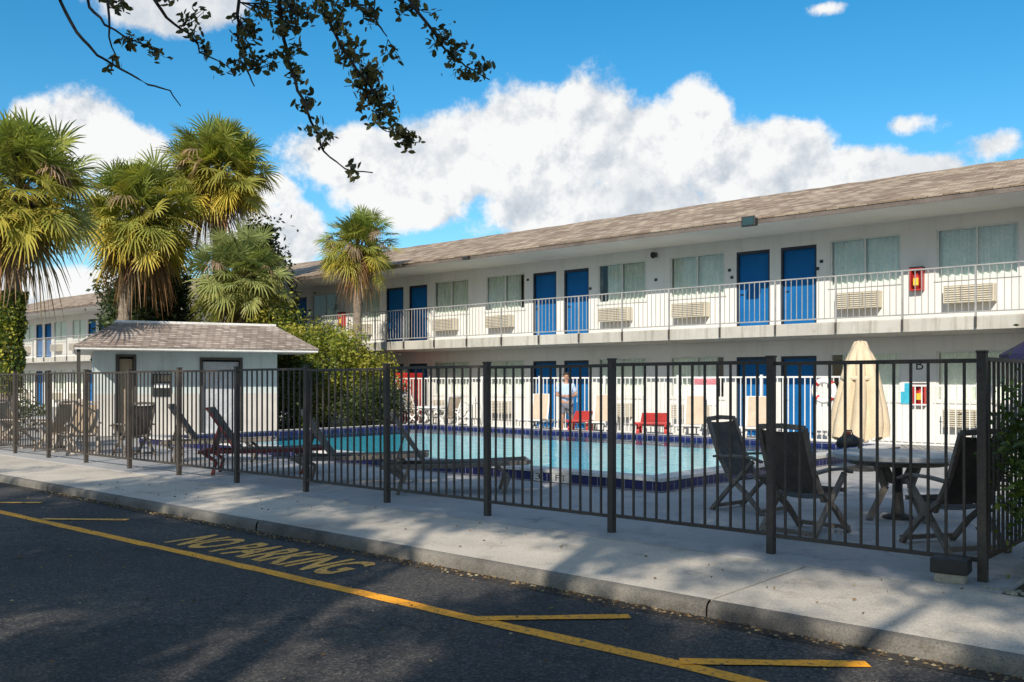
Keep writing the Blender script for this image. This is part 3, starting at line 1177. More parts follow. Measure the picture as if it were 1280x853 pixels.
# things hung on that fence
x = on_line_v(882, FV - .04)
s = tag(empty('pool_sign', (x, FV - .03, .9)), 'white pool rules board with red heading on the far railing', 'sign')
MB().box(-.38, .38, -.015, .0, 0, .74).build('board', M['sign_white'], s, bevel=.004)
MB().box(-.34, .34, -.019, -.0155, .53, .70).build('heading_band', surf('pink heading', (.62, .30, .33), None, .5, bump=0), s)
text_obj('heading', 'POOL RULES', M['sign_red'], s, .6, .11, (0, -.022, .615))
x = on_line_v(1031, FV - .06)
s = tag(empty('life_ring', (x, FV - .10, 1.30)), 'white life ring with red bands hung on the far railing by the umbrella', 'life ring')


def torus(R, r, n=36, m=10, a0=0, a1=2 * PI):
    mb = MB()
    vs, fs = [], []
    full = abs(a1 - a0 - 2 * PI) < 1e-6
    nn = n if full else n + 1
    for i in range(nn):
        a = a0 + (a1 - a0) * i / n
        for k in range(m):
            b = 2 * PI * k / m
            rr_ = R + r * math.cos(b)
            vs.append((rr_ * math.cos(a), r * math.sin(b), rr_ * math.sin(a)))
    for i in range(n):
        for k in range(m):
            fs.append((i * m + k, ((i + 1) % nn) * m + k, ((i + 1) % nn) * m + (k + 1) % m, i * m + (k + 1) % m))
    return mb.add(vs, fs)


torus(.24, .07).build('ring', M['sign_white'], s, smooth=True)
for q in range(4):
    a = PI / 4 + q * PI / 2
    torus(.24, .073, 6, 10, a - .16, a + .16).build('band', M['red'], s, smooth=True)
MB().tube([(.2, 0, -.25), (.24, .02, -.5), (.2, .03, -.75), (.1, .03, -.6), (.16, .02, -.3)], .012, 6).build('rope', M['sign_white'], s)
x = on_line_v(1132, FV - .05)
s = tag(empty('notice_board', (x, FV - .03, 1.02)), 'small cyan and white notice on the low railing left of the red cabinet', 'sign')
MB().box(-.11, .11, -.012, 0, 0, .46).build('board', M['cyan'], s)
MB().box(-.11, -.03, -.016, -.0125, .27, .46).build('patch', M['sign_white'], s)

# ------------------------------------------------------------------ furniture builders


def chair_parts(frame_m, sling_m):
    """armchair with crossed legs and a sling; faces +y"""
    r = empty('patio_chair')
    W = .29
    up = (1, 0, 0)
    for s in (-1, 1):
        x = s * W
        MB().path([(x, -.34, 0), (x, -.10, .26), (x, .24, .60)], .045, .05, up).build('leg', frame_m, r, bevel=.006)
        MB().path([(x * .93, .36, 0), (x * .93, .12, .24), (x * .93, -.16, .44)], .045, .05, up).build('leg', frame_m, r, bevel=.006)
        MB().path([(x, .36, .60), (x, .22, .645), (x, -.05, .65), (x, -.30, .63)], .065, .028).build('armrest', frame_m, r, bevel=.006)
        MB().path([(x * .86, -.08, .34), (x * .86, -.27, .66), (x * .86, -.42, 1.06)], .04, .045, up).build('upright', frame_m, r, bevel=.005)
    for (y, z) in ((.34, .05), (-.31, .05), (.26, .43)):
        MB().beam((-W, y, z), (W, y, z), .04, .04).build('stretcher', frame_m, r)
    MB().path([(-W * .86, -.42, 1.06), (0, -.435, 1.075), (W * .86, -.42, 1.06)], .045, .05).build('top_rail', frame_m, r, bevel=.006)

    def sling(pts, sag):
        mb = MB()
        n = 6
        rows = []
        for i, (y, z) in enumerate(pts):
            rows.append([(-.235 + .47 * k / n, y - sag * math.sin(PI * k / n) * .5, z - sag * math.sin(PI * k / n)) for k in range(n + 1)])
        vs = [p for r_ in rows for p in r_]
        fs = [(i * (n + 1) + k, i * (n + 1) + k + 1, (i + 1) * (n + 1) + k + 1, (i + 1) * (n + 1) + k) for i in range(len(rows) - 1) for k in range(n)]
        return mb.add(vs, fs)
    sling([(.30, .425), (.1, .40), (-.08, .37)], .02).build('seat', sling_m, r, smooth=True)
    sling([(-.115, .42), (-.20, .56), (-.28, .70), (-.35, .88), (-.41, 1.03)], .012).build('backrest', sling_m, r, smooth=True)
    return r


def round_table(frame_m, top_m, R=.62):
    r = empty('patio_table')
    MB().lathe([(0, .72), (R - .02, .72), (R, .71), (R, .67), (R - .03, .655), (0, .655)], 40).build('table_top', top_m, r)
    MB().lathe([(R * .75, .655), (R * .75, .60), (R * .70, .60), (R * .70, .655)], 32).build('apron', frame_m, r)
    for k in range(4):
        a = PI / 4 + k * PI / 2
        c, s = math.cos(a), math.sin(a)
        MB().path([(c * .08, s * .08, .40), (c * .22, s * .22, .62), (c * .42, s * .42, .62)], .045, .05).build('brace', frame_m, r)
        MB().path([(c * .30, s * .30, .62), (c * .18, s * .18, .34), (c * .40, s * .40, 0)], .05, .06).build('leg', frame_m, r, bevel=.006)
    MB().lathe([(.16, 0), (.16, .03), (.07, .06), (.05, .3), (0.05, .62)], 16).build('pedestal', M['black'], r)
    return r


def lounger_parts(frame_m, sling_m, back_up=.92, wid=.31):
    """sun lounger along +y, hinge at the origin, backrest raised towards -y"""
    r = empty('sun_lounger')
    rails = MB()
    for s in (-1, 1):
        rails.path([(s * wid, -.58, .37), (s * wid, .4, .38), (s * wid, 1.42, .42)], .05, .06)
    for y, z in ((-.56, .37), (.45, .36), (1.40, .42)):
        rails.beam((-wid, y, z), (wid, y, z), .05, .045)
    rails.build('frame', frame_m, r, bevel=.006)
    for s in (-1, 1):
        x = s * (wid - .03)
        MB().path([(x, -.50, .35), (x, -.30, .22), (x, -.36, .0)], .05, .06, (1, 0, 0)).build('leg', frame_m, r, bevel=.006)
        MB().path([(x, .95, .38), (x, 1.12, .22), (x, 1.05, .0)], .05, .06, (1, 0, 0)).build('leg', frame_m, r, bevel=.006)
    c, s_ = math.cos(back_up), math.sin(back_up)
    bl = .80
    top = (-bl * c, .40 + bl * s_)
    br = MB()
    for s in (-1, 1):
        br.beam((s * (wid - .06), 0, .40), (s * (wid - .06), top[0], top[1]), .04, .045, (1, 0, 0))
    br.beam((-wid + .04, top[0], top[1]), (wid - .04, top[0], top[1]), .04, .045)
    br.build('back_frame', frame_m, r)
    MB().box(-wid + .08, wid - .08, -.0, 1.38, .385, .425).build('seat', sling_m, r)
    w = wid - .08
    n_ = Vector((0, s_, c)) * .022
    a, b = Vector((0, 0.0, .405)), Vector((0, top[0], top[1]))
    mb = MB()
    vs = []
    for p in (a, b):
        for sx in (-w, w):
            for sg in (-1, 1):
                vs.append((sx, p.y + n_.y * sg, p.z + n_.z * sg))
    mb.add(vs, [(0, 2, 6, 4), (1, 5, 7, 3), (0, 4, 5, 1), (2, 3, 7, 6), (4, 6, 7, 5), (0, 1, 3, 2)])
    mb.build('backrest', sling_m, r)
    MB().path([(0, -.40, .37), (0, top[0] * .62, .40 + bl * s_ * .58)], .025, .4, (1, 0, 0)).build('prop', frame_m, r)
    return r


def place(o, x, y, rz, z=.02, label=None, cat=None, group=None):
    o.location = (x, y, z)
    o.rotation_euler = (0, 0, rz)
    return tag(o, label, cat, group)


# dining set by the right-hand corner
CH = chair_parts(M['wood_dark'], M['sling_dark'])
TB = round_table(M['wood_dark'], M['table_top'], .68)
place(TB, -3.55, 10.35, .3, .006, 'round grey topped patio table with dark legs by the corner of the fence', 'table')
place(CH, -3.9, 8.75, -.12, .006, 'dark sling armchair seen from behind between the fence and the grey table', 'chair', 'dark sling chairs around the grey table')
c = copy_tree(CH); place(c, -5.05, 9.85, -PI / 2 - .15, .006, 'dark sling armchair on the pool side of the grey table, seen side on', 'chair', 'dark sling chairs around the grey table')
c = copy_tree(CH); place(c, -2.55, 8.85, .95, .006, 'dark sling armchair nearest the fence corner with its back to the right', 'chair', 'dark sling chairs around the grey table')
# bag on the table
p = at(1060, 556, 10.9)
b = tag(empty('bag', (p.x, p.y, .728), .6), 'black bag with an orange tag standing on the grey patio table', 'bag')
mb = MB()
prof = [(0, 0), (.12, .005), (.145, .05), (.12, .11), (.06, .15), (0, .155)]
mb.lathe(prof, 14)
mb.v = [(x_, y_ * .6, z_ + .01 * math.sin(9 * x_)) for x_, y_, z_ in mb.v]
mb.build('body', M['black'], b, smooth=True)
MB().tube([(-.06, 0, .14), (-.04, 0, .20), (.04, 0, .20), (.06, 0, .14)], .01, 6).build('handle', M['black'], b)
MB().box(-.05, .03, -.03, .02, .15, .19).build('tag', M['brick_red'], b, bevel=.01)

# dark loungers facing the pool
LG = lounger_parts(M['wood_dark'], M['sling_dark'], .98)
place(LG, -9.2, 8.55, -.74, .006, 'dark sun lounger with raised back, nearest the pool corner depth marks', 'sun lounger', 'dark sun loungers facing the pool')
for x_, y_, a_, t_ in ((-11.15, 8.5, -.76, 'dark sun lounger with raised back in the middle of the poolside row'),
                       (-16.0, 9.0, -.70, 'dark sun lounger farthest along the row towards the pool house')):
    c = copy_tree(LG); place(c, x_, y_, a_, .006, t_, 'sun lounger', 'dark sun loungers facing the pool')
LR = lounger_parts(M['dull_red'], M['sling_dark'], .98)
place(LR, -13.4, 8.3, -.74, .006, 'sun lounger with a dull red frame and dark sling behind the fence', 'sun lounger')
# left-hand lit group
CP = chair_parts(M['wood_pale'], M['sling_tan'])
TP = round_table(M['wood_pale'], M['table_top'], .55)
place(TP, -21.6, 8.75, .2, .006, 'pale framed round patio table at the far left behind the fence', 'table')
place(CP, -19.35, 8.35, -PI / 2 - .5, .006, 'tan sling armchair with pale frame standing alone right of the left table', 'chair', 'tan sling chairs at the left end')
for x_, y_, a_, t_ in ((-20.75, 8.35, PI / 2 + .3, 'tan sling armchair with its back to the lone chair, at the left table'),
                       (-22.4, 9.3, -2.2, 'tan sling armchair on the far side of the left table'),
                       (-22.5, 8.2, -1.0, 'tan sling armchair at the left table beside the picture edge')):
    c = copy_tree(CP); place(c, x_, y_, a_, .006, t_, 'chair', 'tan sling chairs at the left end')
c = copy_tree(CH); place(c, -18.3, 8.9, PI / 2, .006, 'dark armchair beside the white lit pool house wall at the left', 'chair')
# white framed loungers beyond the pool
LW = lounger_parts(M['white_metal'], M['sling_beige'], 1.15)
spots = [(674, 'white framed lounger with beige raised back left of the standing person'),
         (753, 'white framed lounger with beige raised back just right of the person'),
         (868, 'white framed lounger with beige back below the pool rules board'),
         (946, 'white framed lounger with beige back in front of the blue doors right of the board')]
for i, (px, t_) in enumerate(spots):
    c = LW if i == 0 else copy_tree(LW)
    place(c, on_line_v(px, 20.75), 20.75, PI + .35, .006, t_, 'sun lounger', 'white loungers beyond the pool')
    c.scale = (1, .62, 1)
RB = lounger_parts(M['red'], M['red'], .25)
for i, (px, t_) in enumerate(((817, 'red low sun lounger beyond the pool left of the pool rules board'), (727, 'red low sun lounger beyond the pool beside the standing person'))):
    c = RB if i == 0 else copy_tree(RB)
    place(c, on_line_v(px, 20.3), 20.3, PI + .5, .006, t_, 'sun lounger', 'red loungers beyond the pool')
    c.scale = (1.25 if i == 0 else .9, .62, 1.1)
# bistro group in front of the vending machine
WC = chair_parts(M['white_metal'], M['sling_beige'])
tw = round_table(M['white_metal'], M['sign_white'], .5)
place(tw, on_line_v(540, 20.5), 20.5, 0, .006, 'white round table beyond the far left corner of the pool', 'table')
for i, (px, v_, a_, t_) in enumerate(((522, 20.3, -1.3, 'white armchair left of the white table beyond the pool'), (560, 20.4, 1.4, 'white armchair right of the white table beyond the pool'),
                                      (577, 20.8, 2.4, 'white armchair turned away at the right of the white table'))):
    c = WC if i == 0 else copy_tree(WC)
    place(c, on_line_v(px, v_), v_, a_, .006, t_, 'chair', 'white chairs beyond the pool')

# folded tan umbrella
p = at(1074, 500, 15.6)
um = tag(empty('patio_umbrella', (p.x, p.y, .006)), 'folded tan canvas patio umbrella standing at the right end of the pool', 'umbrella')
MB().tube([(0, 0, 0.05), (0, 0, 2.18)], .022, 10).build('pole', M['black'], um)
MB().lathe([(0, 0), (.26, 0), (.26, .05), (.05, .09), (.03, .3), (0, .3)], 20).build('base', M['black'], um)
mb = MB()
n = 96
prof = [(.015, 2.19), (.10, 2.17), (.135, 2.10), (.15, 2.05), (.185, 1.97), (.22, 1.85), (.25, 1.62), (.30, 1.36), (.355, 1.08), (.395, .80), (.405, .53)]
ur = random.Random(6)
lob = [ur.uniform(.72, 1.25) for _ in range(9)]
pha = [ur.uniform(-.12, .12) for _ in range(9)]
vs = []
for j, (r_, z_) in enumerate(prof):
    amp = min(1, max(0, (j - 3) / 3))
    for k in range(n):
        a = 2 * PI * k / n
        q = a / (2 * PI) * 8 + .10 * math.sin(j * .7) + pha[int(a / (2 * PI) * 8) % 8] * .3
        i_, fr_ = math.floor(q) % 8, q - math.floor(q)
        cusp = max(0.0, math.sin(PI * fr_)) ** .55
        L_ = lob[i_] * (1 - fr_) + lob[(i_ + 1) % 8] * fr_
        f = 1 + amp * (cusp * .52 * L_ - .30) + .02 * math.sin(23 * a + j * 2.2)
        zz_ = z_ + (.10 * cusp * L_ - .05 if j == len(prof) - 1 else .012 * math.sin(7 * a + j))
        vs.append((r_ * f * math.cos(a) - .05 * (2.16 - z_) / 1.5 + .02, r_ * f * math.sin(a), zz_))
fs = [(i * n + k, i * n + (k + 1) % n, (i + 1) * n + (k + 1) % n, (i + 1) * n + k) for i in range(len(prof) - 1) for k in range(n)]
fs.append(tuple(range(n)))
mb.add(vs, fs).build('canopy', M['canvas'], um, smooth=True)
MB().lathe([(.285, 1.60), (.30, 1.58), (.305, 1.55), (.29, 1.53)], 24, (-.005, 0, 0)).build('tie', M['canvas'], um, smooth=True)

# open navy umbrella at the right edge
p = at(1354, 440, 18.0)
um = tag(empty('patio_umbrella', (p.x, p.y, .006)), 'open navy patio umbrella at the right edge above the shrub', 'umbrella')
MB().tube([(0, 0, .05), (0, 0, 2.75)], .024, 10).build('pole', M['white_metal'], um)
MB().lathe([(0, 0), (.28, 0), (.28, .06), (.05, .1), (0, .1)], 20).build('base', M['black'], um)
n = 8
vs = [(0, 0, 2.78)]
fs = []
for ring, (r_, z_) in enumerate(((.7, 2.52), (1.5, 2.06), (1.5, 1.93))):
    for k in range(n * 2):
        a = 2 * PI * k / (n * 2)
        f = .955 if k % 2 else 1
        vs.append((r_ * f * math.cos(a), r_ * f * math.sin(a), z_ - (.03 if k % 2 and ring < 2 else 0)))
N2 = n * 2
fs += [(0, 1 + k, 1 + (k + 1) % N2) for k in range(N2)]
for ring in range(2):
    fs += [(1 + ring * N2 + k, 1 + (ring + 1) * N2 + k, 1 + (ring + 1) * N2 + (k + 1) % N2, 1 + ring * N2 + (k + 1) % N2) for k in range(N2)]
MB().add(vs, fs).build('canopy', M['navy_canvas'], um)

# vending machine by the ground floor doors
x = on_line_v(509, 22.6)
vm = tag(empty('vending_machine', (x, 22.55, .006)), 'red and white drinks vending machine on the ground floor walkway near the shrubs', 'vending machine')
MB().box(-.48, .48, -.38, .42, 0, 1.83).build('cabinet', M['vend_red'], vm, bevel=.02)
MB().box(-.44, .30, -.388, -.381, 1.15, 1.75).build('front_panel', M['vend_red'], vm)
for k in range(3):
    mb = MB()
    for i in range(6):
        z_ = 1.18 + i * .09
        xo = -.32 + k * .22 + .04 * math.sin(i * 1.3)
        mb.box(xo, xo + .07, -.394, -.389, z_, z_ + .088)
    mb.build('white_swirl', M['sign_white'], vm)
MB().box(-.42, .28, -.39, -.381, .35, 1.1).build('lower_panel', M['sign_white'], vm)
MB().box(.31, .45, -.392, -.381, .85, 1.15).build('coin_panel', M['vend_blue'], vm)
MB().box(-.38, .24, -.40, -.391, .42, .62).build('flap', M['black'], vm)

# ------------------------------------------------------------------ pool house
HL = Vector((-25.3, 11.2, 0))
ex, ey = Vector((.392, .920, 0)), Vector((-.920, .392, 0))
hut = tag(empty('pool_house', HL, math.atan2(ex.y, ex.x)), 'small pale blue pool house with a flat topped shingle mansard roof', 'building')


def on_front(px):
    """distance along the pool house front where a sight line meets it"""
    a = (px - CX) / F_PX
    d = Vector((a * CS - SN, a * SN + CS, 0))
    # HL + t ex = s d
    det = ex.x * (-d.y) + d.x * ex.y
    t = (-HL.x * (-d.y) - d.x * HL.y) / det if abs(det) > 1e-9 else 0
    return t


HW, HD, HZ = 4.95, 4.0, 2.42
da, db = on_front(252), on_front(301)
na, nb = on_front(147), on_front(168)
hh = [(da, db, .0, 2.14), (na, nb, .0, 2.2)]
mb = MB()
wall_holes(mb, 0, HW, 0, HZ, hh, 0, .12)
mb.quad((HW, 0, 0), (HW, HD, 0), (HW, HD, HZ), (HW, 0, HZ))
mb.quad((0, HD, 0), (0, 0, 0), (0, 0, HZ), (0, HD, HZ))
mb.quad((HW, HD, 0), (0, HD, 0), (0, HD, HZ), (HW, HD, HZ))
mb.build('wall', M['hut'], hut)
for a, b in ((0, na - .06), (nb + .06, da - .08), (db + .08, HW)):
    MB().box(a, b, -.025, -.002, 0.02, 1.18).build('sunlit_band', M['hut_sunlit'], hut)  # sunlit lower part of the same wall, painted as a paler band
for (a, b, z, nm, m_) in ((da, db, 2.14, 'door', M['grey_door']), (na, nb, 2.2, 'door', M['tan_door'])):
    d = MB().box(a + .05, b - .05, .07, .11, .03, z - .05).build(nm, m_, hut)
    mb = MB().box(a - .05, a + .03, -.03, .06, 0.02, z).box(b - .03, b + .05, -.03, .06, 0.02, z).box(a - .05, b + .05, -.03, .06, z, z + .07)
    mb.build('door_frame', M['bracket'], d)
    MB().tube([(b - .15, .0, 1.02), (b - .15, .07, 1.02)], .02, 8).build('handle', M['black'], d)
# mansard skirt
el, er, ef, eb = -.5, HW + .95, -1.25, HD + .6
ins, ZT, ZE = 1.05, 3.16, 2.40
lo = [(el, ef), (er, ef), (er, eb), (el, eb)]
hi = [(el + ins, ef + ins), (er - ins, ef + ins), (er - ins, eb - ins), (el + ins, eb - ins)]
mb = MB()
for k in range(4):
    a, b, c_, d_ = lo[k], lo[(k + 1) % 4], hi[(k + 1) % 4], hi[k]
    mb.quad((*a, ZE + .06), (*b, ZE + .06), (*c_, ZT), (*d_, ZT))
    mb.quad((*a, ZE + .02), (*b, ZE + .02), (*b, ZE + .06), (*a, ZE + .06))
mb.build('roof', M['shingle2'], hut)
mb = MB()
mb.box(el + .02, er - .02, ef + .02, eb - .02, ZE - .04, ZE + .019)
mb.build('soffit', M['trim_white'], hut)
mb = MB()
mb.box(el + ins - .03, er - ins + .03, ef + ins - .03, eb - ins + .03, ZT - .03, ZT + .045)
mb.build('roof_cap', M['trim_white'], hut, bevel=.01)
MB().beam((-.38, -1.1, 0), (-.38, -1.1, HZ - .05), .09, .09).build('post', M['bracket'], hut)
# notice board on the front
sa = on_front(202)
s = empty('notice_board')
s.location = HL + ex * sa + Vector((0, 0, 1.1)) - ey * .03
s.rotation_euler = (0, 0, math.atan2(ex.y, ex.x))
tag(s, 'black and white notice board on the pool house wall between its doors', 'sign')
MB().box(-.24, .24, -.03, 0, 0, .64).build('board', M['black'], s)
MB().box(-.2, .2, -.036, -.031, .24, .36).build('strip', M['sign_white'], s)
for k in range(5):
    MB().box(-.2 + k * .09, -.15 + k * .09, -.036, -.031, .42, .60).build('notice', M['tan_door'], s)

# ------------------------------------------------------------------ person beyond the pool


def skin_body(name, nodes, edges, m, parent, sub=2):
    me = bpy.data.meshes.new(name)
    keys = list(nodes)
    me.from_pydata([nodes[k][0] for k in keys], [(keys.index(a), keys.index(b)) for a, b in edges], [])
    o = bpy.data.objects.new(name, me)
    col.objects.link(o)
    o.modifiers.new('skin', 'SKIN')
    if not me.skin_vertices:
        me.skin_vertices.new()
    for i, k in enumerate(keys):
        r = nodes[k][1]
        if not isinstance(r, tuple):
            r = (r, r)
        sv = me.skin_vertices[0].data[i]
        sv.radius = r
        sv.use_root = (i == 0)
    s = o.modifiers.new('sub', 'SUBSURF')
    s.levels = s.render_levels = sub
    dg = bpy.context.evaluated_depsgraph_get()
    me2 = bpy.data.meshes.new_from_object(o.evaluated_get(dg))
    bpy.data.objects.remove(o)
    me2.name = name
    me2.materials.clear()
    me2.materials.append(m)
    me2.polygons.foreach_set('use_smooth', [True] * len(me2.polygons))
    o = bpy.data.objects.new(name, me2)
    col.objects.link(o)
    o.parent = parent
    return o


px_, pv_ = 708, 20.3
per = tag(empty('person', (on_line_v(px_, pv_), pv_, .006), .72), 'person in a pale blue t-shirt and grey shorts standing beyond the pool', 'person')
nodes = {'pelvis': ((0, 0, .93), (.15, .11)), 'waist': ((0, .0, 1.10), (.14, .10)), 'chest': ((0, .01, 1.30), (.165, .115)), 'neckb': ((0, .015, 1.45), (.07, .07)),
         'neck': ((0, .005, 1.52), (.052, .055)), 'jaw': ((0, -.02, 1.59), (.065, .075)), 'head': ((0, -.005, 1.67), (.078, .095)), 'crown': ((0, .005, 1.735), (.055, .07))}
edges = [('pelvis', 'waist'), ('waist', 'chest'), ('chest', 'neckb'), ('neckb', 'neck'), ('neck', 'jaw'), ('jaw', 'head'), ('head', 'crown')]
for s, n_ in ((-1, 'l'), (1, 'r')):
    nodes.update({'sh' + n_: ((s * .18, .015, 1.40), .062), 'el' + n_: ((s * .27, .0, 1.13), .043), 'wr' + n_: ((s * .09, -.21, 1.10), .03),
                  'hd' + n_: ((s * .02, -.235, 1.105), (.036, .022)),
                  'hip' + n_: ((s * .10, .0, .86), .095), 'kn' + n_: ((s * .125, -.02, .48), .058), 'cf' + n_: ((s * .13, .02, .33), .055), 'an' + n_: ((s * .135, .02, .08), .036),
                  'ft' + n_: ((s * .15, -.12, .035), (.042, .03)), 'toe' + n_: ((s * .155, -.19, .028), (.04, .022))})
    edges += [('chest', 'sh' + n_), ('sh' + n_, 'el' + n_), ('el' + n_, 'wr' + n_), ('wr' + n_, 'hd' + n_), ('pelvis', 'hip' + n_), ('hip' + n_, 'kn' + n_),
              ('kn' + n_, 'cf' + n_), ('cf' + n_, 'an' + n_), ('an' + n_, 'ft' + n_), ('ft' + n_, 'toe' + n_)]
    for q, (dx, dz, ln_) in enumerate(((-.0, .03, .07), (-.0, .011, .08), (-.0, -.008, .075), (.0, -.027, .06))):
        b0 = Vector((s * .01, -.24, 1.105 + dz))
        k1, k2 = 'f%s%d' % (n_, q), 'g%s%d' % (n_, q)
        nodes[k1] = (tuple(b0 + Vector((-s * ln_ * .5, -.012, 0))), .009)
        nodes[k2] = (tuple(b0 + Vector((-s * ln_, .0, -.004))), .0075)
        edges += [('hd' + n_, k1), (k1, k2)]
    nodes['t' + n_] = ((s * .03, -.255, 1.155), .010)
    edges.append(('wr' + n_, 't' + n_))
skin_body('body', nodes, edges, M['skin'], per)
nodes = {'a': ((0, 0, .90), (.175, .135)), 'b': ((0, .0, 1.10), (.17, .125)), 'c': ((0, .01, 1.30), (.185, .135)), 'd': ((0, .015, 1.44), (.085, .085))}
edges = [('a', 'b'), ('b', 'c'), ('c', 'd')]
for s, n_ in ((-1, 'l'), (1, 'r')):
    nodes['s' + n_] = ((s * .185, .015, 1.40), .08)
    nodes['e' + n_] = ((s * .255, .005, 1.19), .068)
    edges += [('c', 's' + n_), ('s' + n_, 'e' + n_)]
skin_body('t_shirt', nodes, edges, M['tshirt'], per)
nodes = {'a': ((0, 0, .92), (.165, .125))}
edges = []
for s, n_ in ((-1, 'l'), (1, 'r')):
    nodes['h' + n_] = ((s * .10, .0, .84), .115)
    nodes['k' + n_] = ((s * .122, -.01, .56), .095)
    edges += [('a', 'h' + n_), ('h' + n_, 'k' + n_)]
skin_body('shorts', nodes, edges, M['shorts'], per)
mb = MB()
n = 20
pr = [(0, 1.775), (.06, 1.765), (.088, 1.73), (.092, 1.69), (.085, 1.66)]
vs = [(r_ * math.cos(2 * PI * k / n), .018 + r_ * 1.12 * math.sin(2 * PI * k / n), z_ + (.035 if math.sin(2 * PI * k / n) < -.3 and i > 2 else (-.03 if i == 4 else 0))) for i, (r_, z_) in enumerate(pr) for k in range(n)]
fs = [(i * n + k, i * n + (k + 1) % n, (i + 1) * n + (k + 1) % n, (i + 1) * n + k) for i in range(4) for k in range(n)]
mb.add(vs, fs).build('hair', M['hair'], per, smooth=True)
for s in (-1, 1):
    MB().lathe([(0, -.009), (.008, -.004), (.009, .003), (0, .009)], 8, (s * .03, -.093, 1.665)).build('eye', M['eye'], per)
    MB().lathe([(0, -.03), (.012, -.02), (.016, .01), (0, .03)], 8, (s * .088, .0, 1.655)).build('ear', M['skin'], per)
MB().add([(-.014, -.092, 1.625), (.014, -.092, 1.625), (0, -.122, 1.63), (0, -.092, 1.675)], [(0, 1, 2), (0, 2, 3), (1, 3, 2), (0, 3, 1)]).build('nose', M['skin'], per)
MB().box(-.024, .024, -.098, -.085, 1.592, 1.600).build('mouth', M['brick_red'], per)

# ------------------------------------------------------------------ palms
GREEN, OLIVE, YEL, DRY = (.155, .205, .042), (.27, .27, .06), (.46, .37, .06), (.22, .15, .085)


